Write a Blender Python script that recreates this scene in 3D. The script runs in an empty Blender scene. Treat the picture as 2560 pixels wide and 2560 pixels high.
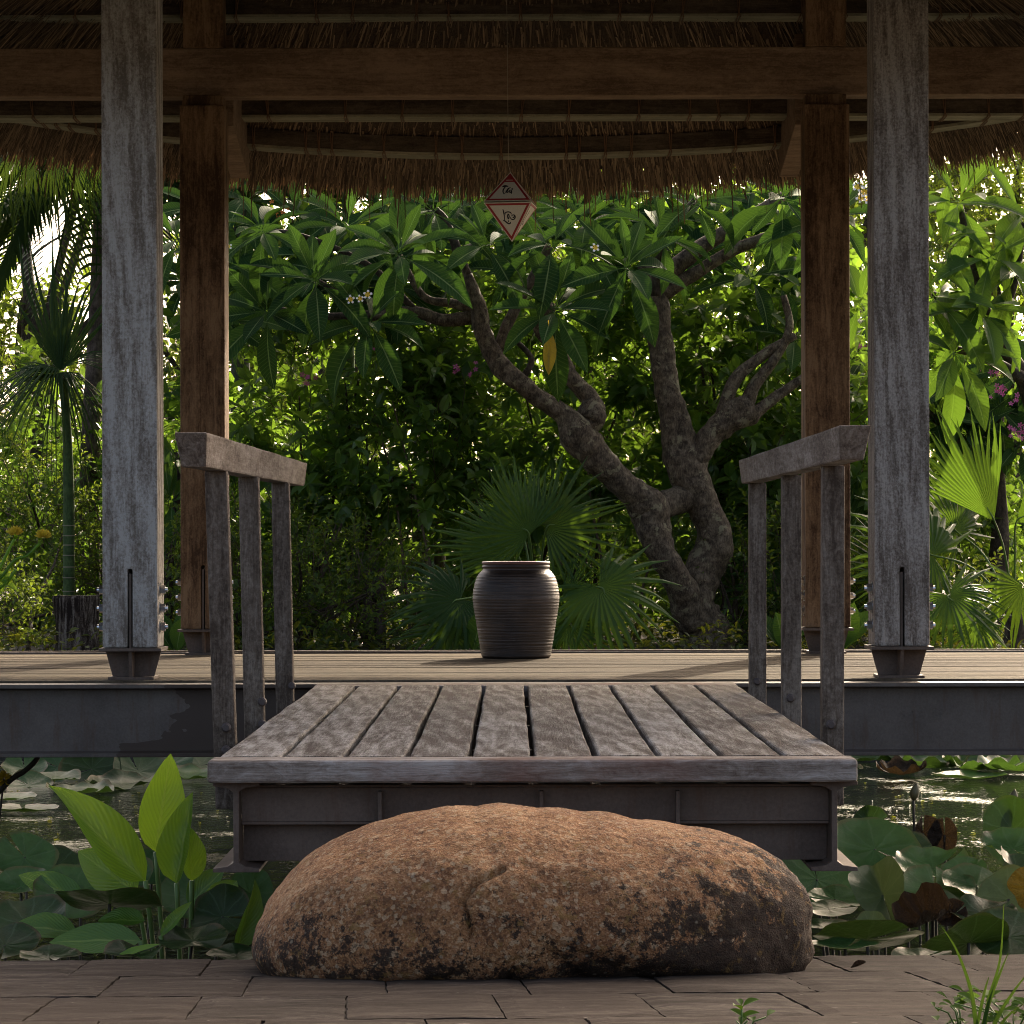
import bpy, bmesh, math, random
import numpy as np
from mathutils import Vector, Matrix, Quaternion

random.seed(7)
rng = np.random.default_rng(11)
R = math.radians
sc = bpy.context.scene
col = sc.collection

# ------------------------------------------------------------------ camera, sky, sun, exposure
F, HOR, CZ = 7400.0, 1375.0, 1.05          # focal length and horizon row (photo pixels), camera height over the water
cam_d = bpy.data.cameras.new('camera')
cam = bpy.data.objects.new('camera', cam_d)
col.objects.link(cam)
cam.location = (0, 0, CZ)
cam.rotation_euler = (R(90), R(0.13), 0)
cam_d.sensor_width = 36
cam_d.lens = 36 * F / 2560
cam_d.shift_y = (HOR - 1280) / 2560
cam_d.clip_start = 0.05
cam_d.clip_end = 2000
sc.camera = cam

SUN_AZ, SUN_EL = 20.0, 29.0
world = bpy.data.worlds.new('World')
sc.world = world
world.use_nodes = True
wn = world.node_tree
bg = wn.nodes['Background']
sky = wn.nodes.new('ShaderNodeTexSky')
sky.sky_type = 'NISHITA'
sky.sun_disc = False
sky.sun_elevation = R(SUN_EL)
sky.sun_rotation = R(SUN_AZ)
sky.air_density = 0.45
sky.dust_density = 6.0
sky.ozone_density = 0.5
wb = wn.nodes.new('ShaderNodeMix')          # one even daylight white balance over the whole sky
wb.data_type, wb.blend_type = 'RGBA', 'MULTIPLY'
wb.inputs[0].default_value = 1.0
wb.inputs[7].default_value = (1.0, 0.915, 0.79, 1)
wn.links.new(sky.outputs[0], wb.inputs[6])
wn.links.new(wb.outputs[2], bg.inputs[0])
bg.inputs[1].default_value = 0.15
sd = bpy.data.lights.new('sun', 'SUN')
sd.energy = 2.8
sd.angle = R(0.55)
sd.color = (1.0, 0.86, 0.66)
sun = bpy.data.objects.new('sun', sd)
col.objects.link(sun)
S = Vector((math.sin(R(SUN_AZ)) * math.cos(R(SUN_EL)), math.cos(R(SUN_AZ)) * math.cos(R(SUN_EL)), math.sin(R(SUN_EL))))
sun.rotation_euler = (-S).to_track_quat('-Z', 'Y').to_euler()
sun.location = S * 60
sc.view_settings.view_transform = 'Standard'
sc.view_settings.look = 'None'
sc.view_settings.gamma = 1
sc.view_settings.exposure = 1.9
sc.view_settings.use_curve_mapping = False
sc.cycles.use_denoising = True
sc.cycles.filter_width = 1.0
sc.cycles.max_bounces = 10
sc.cycles.diffuse_bounces = 4
sc.cycles.glossy_bounces = 3
sc.cycles.transmission_bounces = 6
sc.cycles.sample_clamp_indirect = 8

# ------------------------------------------------------------------ helpers
def P(px, py, d):
    """photo pixel at distance d (metres) -> point in the place"""
    return Vector(((px - 1280) / F * d, d, CZ + (HOR - py) / F * d))

def tag(o, label=None, cat=None, group=None, kind=None):
    for k, v in (('label', label), ('category', cat), ('group', group), ('kind', kind)):
        if v: o[k] = v
    return o

def adopt(o, parent):
    """make o a child without moving it (mesh stays in world coordinates)"""
    o.parent = parent
    off = parent.location if parent.parent is None else Vector((0, 0, 0))     # parts themselves sit at the origin
    o.matrix_parent_inverse = Matrix.Translation(-off)
    return o

def thing(name, loc, label, cat, group=None):
    o = bpy.data.objects.new(name, None)
    o.empty_display_size = 0.1
    o.location = loc
    col.objects.link(o)
    return tag(o, label, cat, group)

def mesh_of(name, V, Fc, mats, smooth=False, uv=None, mi=None):
    me = bpy.data.meshes.new(name)
    if isinstance(V, np.ndarray): V = V.tolist()
    if isinstance(Fc, np.ndarray): Fc = Fc.tolist()
    me.from_pydata(V, [], Fc)
    for m in (mats if isinstance(mats, (list, tuple)) else [mats]):
        me.materials.append(m)
    if smooth:
        me.polygons.foreach_set('use_smooth', [True] * len(me.polygons))
    if mi is not None:
        me.polygons.foreach_set('material_index', mi)
    if uv is not None:
        l = me.uv_layers.new(name='UVMap')
        idx = np.empty(len(me.loops), dtype=np.int32)
        me.loops.foreach_get('vertex_index', idx)
        l.data.foreach_set('uv', np.asarray(uv, dtype=np.float32)[idx].ravel())
    me.update()
    return me

def obj(name, me, parent=None):
    o = bpy.data.objects.new(name, me)
    col.objects.link(o)
    if parent is not None: adopt(o, parent)
    return o

def mobj(name, V, Fc, mats, parent=None, smooth=False, uv=None, mi=None):
    return obj(name, mesh_of(name, V, Fc, mats, smooth, uv, mi), parent)

class MB:
    """collects simple solids for ONE part"""
    def __init__(s): s.V, s.F, s.M = [], [], []
    def add(s, V, Fc, m=0):
        n = len(s.V)
        s.V += [tuple(v) for v in V]
        s.F += [tuple(i + n for i in f) for f in Fc]
        s.M += [m] * len(Fc)
        return s
    def box(s, x0, x1, y0, y1, z0, z1, m=0):
        V = [(x, y, z) for z in (z0, z1) for y in (y0, y1) for x in (x0, x1)]
        return s.add(V, [(0, 2, 3, 1), (4, 5, 7, 6), (0, 1, 5, 4), (2, 6, 7, 3), (0, 4, 6, 2), (1, 3, 7, 5)], m)
    def prism(s, poly, a, b, axis='y', m=0):
        """poly: 2-D points; extruded from a to b along axis"""
        def pt(p, t):
            return {'y': (p[0], t, p[1]), 'x': (t, p[0], p[1]), 'z': (p[0], p[1], t)}[axis]
        n = len(poly)
        V = [pt(p, a) for p in poly] + [pt(p, b) for p in poly]
        Fc = [tuple(range(n)), tuple(range(2 * n - 1, n - 1, -1))]
        Fc += [(i, i + n, (i + 1) % n + n, (i + 1) % n) for i in range(n)]
        return s.add(V, Fc, m)
    def hull8(s, lo, hi, m=0):
        """lo, hi: four points each, same winding"""
        V = list(lo) + list(hi)
        return s.add(V, [(3, 2, 1, 0), (4, 5, 6, 7), (0, 1, 5, 4), (1, 2, 6, 5), (2, 3, 7, 6), (3, 0, 4, 7)], m)
    def tube(s, pts, rad, seg=8, m=0, caps=True):
        V, Fc = tube_geo(pts, rad, seg, caps=caps)
        return s.add(V, Fc, m)
    def build(s, name, mats, parent=None, bevel=0.0, smooth=False, segs=2):
        me = bpy.data.meshes.new(name)
        me.from_pydata(s.V, [], s.F)
        for m in (mats if isinstance(mats, (list, tuple)) else [mats]): me.materials.append(m)
        me.polygons.foreach_set('material_index', s.M)
        bm = bmesh.new(); bm.from_mesh(me)
        bmesh.ops.recalc_face_normals(bm, faces=bm.faces)
        if bevel:
            ed = [e for e in bm.edges if len(e.link_faces) == 2 and e.calc_face_angle(0) > 0.5]
            bmesh.ops.bevel(bm, geom=ed, offset=bevel, segments=segs, affect='EDGES', profile=0.6, clamp_overlap=True)
        if smooth:
            for f in bm.faces: f.smooth = True
        bm.to_mesh(me); bm.free()
        return obj(name, me, parent)

def frame_along(pts):
    """parallel-transport frames"""
    pts = [Vector(p) for p in pts]
    T = []
    for i in range(len(pts)):
        a = pts[max(i - 1, 0)]; b = pts[min(i + 1, len(pts) - 1)]
        t = (b - a)
        T.append(t.normalized() if t.length > 1e-9 else Vector((0, 0, 1)))
    ref = Vector((1, 0, 0)) if abs(T[0].x) < 0.8 else Vector((0, 1, 0))
    n = (ref - T[0] * ref.dot(T[0])).normalized()
    out = []
    for i, t in enumerate(T):
        n = (n - t * n.dot(t)).normalized()
        out.append((pts[i], t, n, t.cross(n)))
    return out

def tube_geo(pts, rad, seg=8, caps=True, lump=0.0, seed=0):
    fr = frame_along(pts)
    if not hasattr(rad, '__len__'): rad = [rad] * len(pts)
    r_ = random.Random(seed)
    ph = [r_.uniform(0, 6.28) for _ in range(6)]
    V, Fc = [], []
    s = 0.0
    for i, (p, t, n, b) in enumerate(fr):
        if i: s += (p - fr[i - 1][0]).length
        for k in range(seg):
            a = 2 * math.pi * k / seg
            r = rad[i]
            if lump:
                r *= 1 + lump * (0.5 * math.sin(2 * a + ph[0] + s * 9) + 0.35 * math.sin(3 * a + ph[1] - s * 17) + 0.3 * math.sin(a + ph[2] + s * 31)
                                 + 0.25 * math.sin(5 * a + ph[3] + s * 43) + 0.25 * math.sin(s * 57 + ph[4]))
            V.append(p + (n * math.cos(a) + b * math.sin(a)) * r)
    m = len(fr)
    for i in range(m - 1):
        for k in range(seg):
            k2 = (k + 1) % seg
            Fc.append((i * seg + k, i * seg + k2, (i + 1) * seg + k2, (i + 1) * seg + k))
    if caps:
        Fc.append(tuple(range(seg - 1, -1, -1)))
        Fc.append(tuple((m - 1) * seg + k for k in range(seg)))
    return V, Fc

def spline(pts, n):
    """Catmull-Rom through points of any dimension -> n samples per span"""
    A = np.array([list(p) for p in pts], float)
    A = np.vstack([2 * A[0] - A[1], A, 2 * A[-1] - A[-2]])
    out = []
    for i in range(1, len(A) - 2):
        for j in range(n):
            t = j / n
            p0, p1, p2, p3 = A[i - 1], A[i], A[i + 1], A[i + 2]
            out.append(0.5 * ((2 * p1) + (-p0 + p2) * t + (2 * p0 - 5 * p1 + 4 * p2 - p3) * t * t + (-p0 + 3 * p1 - 3 * p2 + p3) * t ** 3))
    out.append(A[-2])
    return np.array(out)

def _hash(ix, iy, iz, seed):
    h = (ix * 374761393 + iy * 668265263 + iz * 2147483647 + seed * 974711) & 0xffffffff
    h = ((h ^ (h >> 13)) * 1274126177) & 0xffffffff
    return ((h ^ (h >> 16)) & 0xffff) / 65535.0

def vnoise(p, seed=0):
    p = np.asarray(p, float)
    i = np.floor(p).astype(np.int64); f = p - i
    f = f * f * (3 - 2 * f)
    out = 0
    for dx in (0, 1):
        for dy in (0, 1):
            for dz in (0, 1):
                w = (f[..., 0] if dx else 1 - f[..., 0]) * (f[..., 1] if dy else 1 - f[..., 1]) * (f[..., 2] if dz else 1 - f[..., 2])
                out = out + w * _hash(i[..., 0] + dx, i[..., 1] + dy, i[..., 2] + dz, seed)
    return out * 2 - 1

def fbm(p, oct=4, seed=0, gain=0.5):
    p = np.asarray(p, float); a, out = 1.0, 0
    for k in range(oct):
        out = out + a * vnoise(p * (2.03 ** k), seed + k * 17)
        a *= gain
    return out

# ------------------------------------------------------------------ materials
class NT:
    def __init__(s, name):
        s.m = bpy.data.materials.new(name)
        s.m.use_nodes = True
        s.t = s.m.node_tree
        s.t.nodes.clear()
        s.out = s.t.nodes.new('ShaderNodeOutputMaterial')
    def n(s, typ, props=None, **inp):
        nd = s.t.nodes.new('ShaderNode' + typ)
        for k, v in (props or {}).items(): setattr(nd, k, v)
        for k, v in inp.items():
            key = int(k[1:]) if k[0] == 'i' and k[1:].isdigit() else k.replace('_', ' ')
            s.set(nd.inputs[key], v)
        return nd
    def set(s, sock, v):
        if isinstance(v, bpy.types.NodeSocket): s.t.links.new(v, sock)
        elif isinstance(v, bpy.types.Node): s.t.links.new(v.outputs[0], sock)
        else:
            if isinstance(v, (tuple, list)) and len(v) == 3 and sock.type == 'RGBA': v = (*v, 1)
            sock.default_value = v
    def ramp(s, fac, stops, interp='LINEAR'):
        nd = s.n('ValToRGB')
        s.set(nd.inputs[0], fac)
        nd.color_ramp.interpolation = interp
        el = nd.color_ramp.elements
        while len(el) < len(stops): el.new(0.5)
        for e, (p, c) in zip(el, stops):
            e.position = p
            e.color = (*c, 1) if not isinstance(c, (int, float)) else (c, c, c, 1)
        return nd.outputs[0]
    def math(s, op, a, b=0.0, clamp=False):
        nd = s.n('Math', {'operation': op, 'use_clamp': clamp})
        s.set(nd.inputs[0], a); s.set(nd.inputs[1], b)
        return nd.outputs[0]
    def mix(s, fac, a, b, blend='MIX'):
        nd = s.n('Mix', {'data_type': 'RGBA', 'blend_type': blend})
        s.set(nd.inputs[0], fac); s.set(nd.inputs[6], a); s.set(nd.inputs[7], b)
        return nd.outputs[2]
    def noise(s, vec, scale, detail=5, rough=0.55, dist=0.0):
        return s.n('TexNoise', Vector=vec, Scale=scale, Detail=detail, Roughness=rough, Distortion=dist).outputs[0]
    def map(s, vec, scale=(1, 1, 1), loc=(0, 0, 0), rot=(0, 0, 0)):
        return s.n('Mapping', Vector=vec, Scale=scale, Location=loc, Rotation=rot).outputs[0]
    def coord(s, rnd=0.0):
        c = s.n('TexCoord').outputs['Object']
        if rnd:
            oi = s.n('ObjectInfo')
            v = s.n('VectorMath', {'operation': 'SCALE'}, Scale=s.math('MULTIPLY', oi.outputs['Random'], rnd))
            v.inputs[0].default_value = (1.0, 0.7, 1.3)
            a = s.n('VectorMath', {'operation': 'ADD'})
            s.set(a.inputs[0], c); s.set(a.inputs[1], v.outputs[0])
            c = a.outputs[0]
        return c
    def bump(s, h, strength=0.3, dist=0.01, normal=None):
        nd = s.n('Bump', Strength=strength, Distance=dist, Height=h)
        if normal is not None: s.set(nd.inputs['Normal'], normal)
        return nd.outputs[0]
    def bsdf(s, color, rough=0.6, normal=None, metal=0.0, spec=0.5, **kw):
        nd = s.n('BsdfPrincipled', Base_Color=color, Roughness=rough, Metallic=metal, **kw)
        nd.inputs['Specular IOR Level'].default_value = spec
        if normal is not None: s.set(nd.inputs['Normal'], normal)
        return nd.outputs[0]
    def done(s, shader):
        s.t.links.new(shader, s.out.inputs[0])
        return s.m

def wood(name, c_dark, c_mid, c_light, axis, rough=0.75, curl=1.0, bump=0.5, warm=None, warm_amt=0.0, stain=0.0, ribbon=0.6, grain=1.0, spec=0.12, speck=0.3, wavy=0.0, tint=0.0):
    """sawn hardwood: dark ribbons along the grain, curly figure, fibres, blotchy weathering"""
    t = NT(name)
    co = t.coord(37.0)
    k = {'x': (0.10, 1, 1), 'y': (1, 0.10, 1), 'z': (1, 1, 0.10)}[axis]
    k2 = {'x': (0.35, 1, 1), 'y': (1, 0.35, 1), 'z': (1, 1, 0.35)}[axis]
    k3 = {'x': (0.05, 1, 1), 'y': (1, 0.05, 1), 'z': (1, 1, 0.05)}[axis]
    a = t.noise(t.map(co, k), 15 * grain, 4, 0.55, 1.3 * curl)          # ribbons of grain
    b = t.noise(t.map(co, k2), 38 * grain, 5, 0.65, 2.2 * curl)        # curly figure
    f = t.noise(t.map(co, k3), 150 * grain, 4, 0.75, 0.2)              # fibres
    w = t.noise(co, 3.1, 4, 0.6)                                        # broad weathering
    g = t.noise(co, 120 * grain, 3, 0.7)                                # specks
    def c0(x, amt): return t.math('MULTIPLY', t.math('SUBTRACT', x, 0.5), amt)
    fac = t.math('ADD', 0.5, c0(a, ribbon))
    for x, amt in ((b, 0.55), (f, 0.38), (w, 0.4), (g, speck)): fac = t.math('ADD', fac, c0(x, amt))
    if wavy:
        wv = t.n('TexWave', {'wave_type': 'BANDS', 'bands_direction': 'DIAGONAL'}, Vector=t.map(co, {'x': (0.12, 1, 1), 'y': (1, 0.12, 1), 'z': (1, 1, 0.12)}[axis]), Scale=9.0, Distortion=7.0, Detail=3.0)
        wv.inputs['Detail Scale'].default_value = 1.6
        fac = t.math('ADD', fac, c0(wv.outputs['Fac'], wavy))
    if tint: fac = t.math('ADD', fac, c0(t.n('ObjectInfo').outputs['Random'], tint))
    c = t.ramp(fac, [(0.34, c_dark), (0.50, c_mid), (0.66, c_light)])
    if stain:
        s1 = t.ramp(t.noise(co, 34, 6, 0.75, 1.0), [(0.49, 0.0), (0.60, 1.0)])
        c = t.mix(t.math('MULTIPLY', s1, stain), c, tuple(x * 0.75 for x in c_dark))
    if warm is not None:
        c = t.mix(t.math('MULTIPLY', t.ramp(t.noise(co, 2.6, 3, 0.6), [(0.50, 0.0), (0.66, 1.0)]), warm_amt), c, warm)
    h = t.math('ADD', t.math('MULTIPLY', f, 0.5), t.math('MULTIPLY', fac, 0.9))
    nm = t.bump(h, bump, 0.006)
    return t.done(t.bsdf(c, rough, nm, spec=spec))

M = {}
M['post_grey'] = wood('weathered_post_wood', (0.175, 0.148, 0.120), (0.32, 0.29, 0.252), (0.47, 0.445, 0.405), 'z', 0.85, 1.3, 1.0, ribbon=0.5, wavy=0.16, speck=0.6)
M['post_brown_grey'] = wood('weathered_post_wood_brown', (0.125, 0.100, 0.080), (0.245, 0.21, 0.178), (0.39, 0.35, 0.305), 'z', 0.85, 1.6, 1.0, ribbon=0.45, wavy=0.13, speck=0.6)
M['brown_post'] = wood('brown_hardwood_post', (0.052, 0.028, 0.014), (0.135, 0.080, 0.042), (0.22, 0.14, 0.078), 'z', 0.75, 0.6, 0.35, ribbon=0.8)
M['brown_beam'] = wood('brown_hardwood_beam', (0.12, 0.077, 0.047), (0.195, 0.13, 0.082), (0.275, 0.19, 0.124), 'x', 0.8, 0.8, 0.3, ribbon=0.5)
M['purlin'] = wood('dark_purlin_wood', (0.04, 0.03, 0.02), (0.075, 0.056, 0.038), (0.12, 0.092, 0.064), 'x', 0.8, 0.5, 0.3)
M['lit_underside_strip'] = wood('lit_purlin_underside', (0.17, 0.155, 0.10), (0.25, 0.23, 0.155), (0.33, 0.305, 0.215), 'x', 0.75, 0.3, 0.2)  # light on the purlin undersides, put into a pale wood colour
M['bridge_plank'] = wood('weathered_bridge_plank', (0.090, 0.071, 0.058), (0.222, 0.200, 0.174), (0.40, 0.375, 0.34), 'y', 0.85, 2.0, 0.9, stain=0.42, ribbon=0.6, speck=0.45, wavy=0.14, tint=0.14)
M['bridge_cross'] = wood('weathered_bridge_nosing', (0.13, 0.098, 0.076), (0.265, 0.225, 0.188), (0.41, 0.37, 0.33), 'x', 0.85, 0.9, 0.7, warm=(0.19, 0.095, 0.068), warm_amt=0.6, speck=0.15)
M['rail'] = wood('weathered_rail_wood', (0.090, 0.068, 0.053), (0.195, 0.160, 0.130), (0.32, 0.28, 0.24), 'y', 0.85, 1.0, 0.35, stain=0.25, ribbon=0.5, speck=0.3)
M['baluster'] = wood('weathered_baluster_wood', (0.062, 0.046, 0.034), (0.130, 0.104, 0.081), (0.215, 0.18, 0.145), 'z', 0.85, 1.0, 0.5, stain=0.3, speck=0.4)
M['deck'] = wood('pavilion_deck_board', (0.048, 0.037, 0.025), (0.084, 0.066, 0.045), (0.135, 0.108, 0.074), 'x', 0.85, 0.3, 0.2, spec=0.05, stain=0.4, tint=0.25)
M['stump'] = wood('stump_wood', (0.02, 0.014, 0.011), (0.085, 0.066, 0.052), (0.21, 0.18, 0.15), 'z', 0.85, 1.8, 1.0, ribbon=1.3)
M['stake'] = wood('stake_wood', (0.03, 0.022, 0.018), (0.08, 0.062, 0.052), (0.14, 0.115, 0.10), 'z', 0.8, 0.6, 0.6)

def steel(name, c1, c2, patch=False):
    t = NT(name)
    co = t.coord()
    n1 = t.noise(co, 5, 5, 0.6); n2 = t.noise(co, 110, 4, 0.7)
    c = t.ramp(t.math('ADD', t.math('MULTIPLY', n1, 0.6), t.math('MULTIPLY', n2, 0.4)), [(0.38, c1), (0.62, c2)])
    run = t.noise(t.map(co, (1, 1, 0.12)), 26, 4, 0.65)          # rust and water runs
    c = t.mix(t.math('MULTIPLY', t.ramp(run, [(0.54, 0.0), (0.68, 1.0)]), 0.45), c, (0.085, 0.042, 0.022))
    c = t.mix(t.math('MULTIPLY', t.ramp(t.noise(co, 38, 5, 0.75), [(0.60, 0.0), (0.70, 1.0)]), 0.5), c, (0.13, 0.105, 0.085))
    if patch:      # a brown repaint with a ragged edge on the left stretch of the beam
        s = t.n('SeparateXYZ'); t.set(s.inputs[0], co)
        e = t.math('ADD', s.outputs[0], t.math('MULTIPLY', t.math('SUBTRACT', t.noise(t.map(co, (1, 1, 2.2)), 7, 3, 0.5), 0.5), 0.35))
        inside = t.math('MULTIPLY', t.math('GREATER_THAN', e, -1.40), t.math('LESS_THAN', e, -0.30))
        top = t.math('GREATER_THAN', t.math('ADD', s.outputs[2], t.math('MULTIPLY', e, -0.10)), 0.50)
        inside = t.math('MULTIPLY', inside, t.math('SUBTRACT', 1.0, t.math('MULTIPLY', top, t.math('LESS_THAN', e, -1.2))))
        c = t.mix(inside, c, (0.062, 0.044, 0.032))
    nm = t.bump(n2, 0.25, 0.002)
    return t.done(t.bsdf(c, 0.6, nm, metal=0.0, spec=0.3))
M['steel'] = steel('painted_steel', (0.085, 0.070, 0.058), (0.135, 0.113, 0.094), True)
M['steel_rust'] = steel('painted_brown_steel', (0.075, 0.052, 0.038), (0.145, 0.106, 0.080))
t = NT('galvanised_bolt'); M['bolt'] = t.done(t.bsdf((0.55, 0.56, 0.58), 0.28, metal=1.0))
t = NT('rusty_bolt'); M['bolt_dark'] = t.done(t.bsdf((0.06, 0.045, 0.04), 0.6, t.bump(t.noise(t.coord(), 200), 0.4, 0.002)))
t = NT('bolt_gap'); M['dark_gap'] = t.done(t.bsdf((0.012, 0.010, 0.009), 0.9))

def thatch_mat(name, dark, mid, light):
    t = NT(name)
    g = t.n('NewGeometry')
    c = t.ramp(g.outputs['Random Per Island'], [(0.0, dark), (0.55, mid), (1.0, light)])
    return t.done(t.bsdf(c, 0.75, spec=0.25))
M['straw'] = thatch_mat('thatch_straw', (0.045, 0.029, 0.018), (0.135, 0.092, 0.054), (0.28, 0.20, 0.12))
t = NT('thatch_mass')
co = t.coord()
M['thatch'] = t.done(t.bsdf(t.ramp(t.noise(co, 60, 6, 0.7), [(0.3, (0.028, 0.017, 0.010)), (0.7, (0.10, 0.062, 0.034))]), 0.9, t.bump(t.noise(co, 150, 4), 0.8, 0.02)))
t = NT('rattan_binding'); M['binding'] = t.done(t.bsdf((0.15, 0.078, 0.036), 0.7))

# paving
t = NT('slate_paving')
co = t.coord(53.0)
n1 = t.noise(t.map(co, (0.35, 1.2, 1)), 9, 7, 0.65); n2 = t.noise(t.map(co, (0.25, 1, 1)), 60, 6, 0.7); n3 = t.noise(co, 3, 3)
oi = t.n('ObjectInfo')
n4 = t.noise(t.map(co, (0.4, 1, 1)), 170, 4, 0.75)
f = t.math('ADD', t.math('MULTIPLY', n1, 0.4), t.math('ADD', t.math('MULTIPLY', n2, 0.35), t.math('MULTIPLY', n4, 0.25)))
c = t.ramp(f, [(0.42, (0.014, 0.0115, 0.009)), (0.50, (0.038, 0.031, 0.026)), (0.58, (0.090, 0.075, 0.063))])
c = t.mix(t.math('MULTIPLY', oi.outputs['Random'], 0.55), c, (0.036, 0.026, 0.020))
c = t.mix(t.math('MULTIPLY', t.ramp(n3, [(0.42, 1.0), (0.6, 0.0)]), 0.35), c, (0.035, 0.028, 0.022))
c = t.mix(t.ramp(t.noise(t.map(co, (0.5, 1, 1)), 31, 4, 0.7), [(0.68, 0.0), (0.72, 0.7)]), c, (0.26, 0.235, 0.21))
M['slate'] = t.done(t.bsdf(c, 0.85, t.bump(f, 0.8, 0.008), spec=0.06))
t = NT('paving_joint'); co = t.coord()
M['joint'] = t.done(t.bsdf(t.ramp(t.noise(co, 40), [(0.35, (0.020, 0.016, 0.013)), (0.7, (0.050, 0.042, 0.035))]), 0.9))

# soil
t = NT('garden_soil'); co = t.coord()
n1 = t.noise(co, 2.0, 6, 0.65); n2 = t.noise(co, 45, 5, 0.7)
c = t.ramp(t.math('ADD', t.math('MULTIPLY', n1, 0.5), t.math('MULTIPLY', n2, 0.5)), [(0.35, (0.028, 0.023, 0.015)), (0.55, (0.06, 0.05, 0.03)), (0.7, (0.10, 0.085, 0.055))])
M['soil'] = t.done(t.bsdf(c, 0.9, t.bump(n2, 0.8, 0.02)))
t = NT('wet_bank_stone'); co = t.coord()
M['bank'] = t.done(t.bsdf(t.ramp(t.noise(co, 14, 6, 0.65), [(0.35, (0.02, 0.018, 0.015)), (0.7, (0.075, 0.066, 0.054))]), 0.7, t.bump(t.noise(co, 30), 0.6, 0.02)))

# pond water
t = NT('pond_water'); co = t.coord()
w1 = t.noise(t.map(co, (1, 0.6, 1)), 22, 3, 0.5); w2 = t.noise(t.map(co, (1, 0.7, 1)), 75, 2, 0.5)
scum = t.ramp(t.math('ADD', t.math('MULTIPLY', t.noise(co, 1.6, 3), 0.6), t.math('MULTIPLY', t.noise(co, 38, 4, 0.7), 0.4)), [(0.56, 0.0), (0.60, 1.0)])
nm = t.bump(w2, 0.16, 0.008, t.bump(w1, 0.28, 0.016))
nm = t.bump(scum, 0.2, 0.004, nm)
c = t.mix(scum, (0.010, 0.014, 0.008), (0.05, 0.058, 0.026))
M['water'] = t.done(t.bsdf(c, t.math('ADD', 0.03, t.math('MULTIPLY', scum, 0.32)), nm, spec=0.6))

def leaf_mat(name, cols, trans, tr=0.35, rough=0.38, veins=None, rnd='island', spec=0.45, back=None, blotch=0.0, coat=0.0):
    """cols: dark, mid, light base colours (random per leaf); trans: colour of light shining through"""
    t = NT(name)
    if rnd == 'island': r = t.n('NewGeometry').outputs['Random Per Island']
    else: r = t.n('ObjectInfo').outputs['Random']
    c = t.ramp(r, [(0.0, cols[0]), (0.6, cols[1]), (1.0, cols[2])])
    tc = t.ramp(r, [(0.0, tuple(x * 0.7 for x in trans)), (1.0, tuple(min(x * 1.2, 1) for x in trans))])
    normal = None
    if veins:
        uv = t.n('SeparateXYZ'); t.set(uv.inputs[0], t.n('UVMap').outputs[0])
        av = t.math('ABSOLUTE', t.math('SUBTRACT', uv.outputs[1], 0.5))
        rib = t.ramp(av, [(0.0, 1.0), (0.022, 0.9), (0.04, 0.0)])
        lat = t.math('SINE', t.math('MULTIPLY', t.math('SUBTRACT', uv.outputs[0], t.math('MULTIPLY', av, veins.get('slant', 0.16))), veins.get('n', 120.0)))
        lat01 = t.ramp(lat, [(0.75, 0.0), (1.0, 1.0)])
        c = t.mix(t.math('MULTIPLY', rib, 0.85), c, veins.get('col', (0.16, 0.22, 0.07)))
        c = t.mix(t.math('MULTIPLY', lat01, 0.22), c, veins.get('col', (0.16, 0.22, 0.07)))
        tc = t.mix(t.math('MULTIPLY', lat01, 0.25), tc, (0.05, 0.09, 0.01))
        normal = t.bump(t.math('ADD', t.math('MULTIPLY', lat, 0.5), t.math('MULTIPLY', rib, 2.0)), 0.25, 0.004)
    if blotch:
        co = t.coord(20)
        b = t.ramp(t.noise(co, 16, 4, 0.6), [(0.52, 0.0), (0.68, 1.0)])
        c = t.mix(t.math('MULTIPLY', b, blotch), c, (0.10, 0.085, 0.03))
    if back is not None:
        c = t.mix(t.n('NewGeometry').outputs['Backfacing'], c, back)
    p = t.bsdf(c, rough, normal, spec=spec)
    tl = t.n('BsdfTranslucent', Color=tc)
    if normal is not None: t.set(tl.inputs['Normal'], normal)
    mx = t.n('MixShader', Fac=tr)
    t.set(mx.inputs[1], p); t.set(mx.inputs[2], tl.outputs[0])
    return t.done(mx.outputs[0])
PV = {'n': 130.0, 'slant': 0.22, 'col': (0.20, 0.27, 0.10)}
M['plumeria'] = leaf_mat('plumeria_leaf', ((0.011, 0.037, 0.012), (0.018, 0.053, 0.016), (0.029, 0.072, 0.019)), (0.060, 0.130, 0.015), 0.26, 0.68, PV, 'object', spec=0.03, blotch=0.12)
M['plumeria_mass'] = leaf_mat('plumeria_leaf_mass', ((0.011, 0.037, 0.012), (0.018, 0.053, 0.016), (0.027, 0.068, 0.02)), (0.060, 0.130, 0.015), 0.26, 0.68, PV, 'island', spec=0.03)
M['plumeria_lit'] = leaf_mat('sunlit_plumeria_leaf', ((0.020, 0.058, 0.012), (0.032, 0.082, 0.016), (0.048, 0.102, 0.02)), (0.125, 0.23, 0.018), 0.36, 0.58, PV, 'object', spec=0.12)  # lit copy of the plumeria leaf, sunlight put into brighter colours
M['leaf_yellow'] = leaf_mat('yellowed_leaf', ((0.38, 0.26, 0.02), (0.42, 0.30, 0.02), (0.46, 0.32, 0.03)), (0.5, 0.36, 0.02), 0.35, 0.45, PV, 'object', blotch=0.5)
M['bush'] = leaf_mat('glossy_bush_leaf', ((0.030, 0.074, 0.018), (0.066, 0.135, 0.028), (0.12, 0.18, 0.034)), (0.25, 0.42, 0.035), 0.40, 0.36, spec=0.45)
M['bush_fine'] = leaf_mat('fine_shrub_leaf', ((0.020, 0.05, 0.012), (0.045, 0.095, 0.018), (0.10, 0.14, 0.022)), (0.30, 0.40, 0.03), 0.40, 0.5, spec=0.3)
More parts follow.
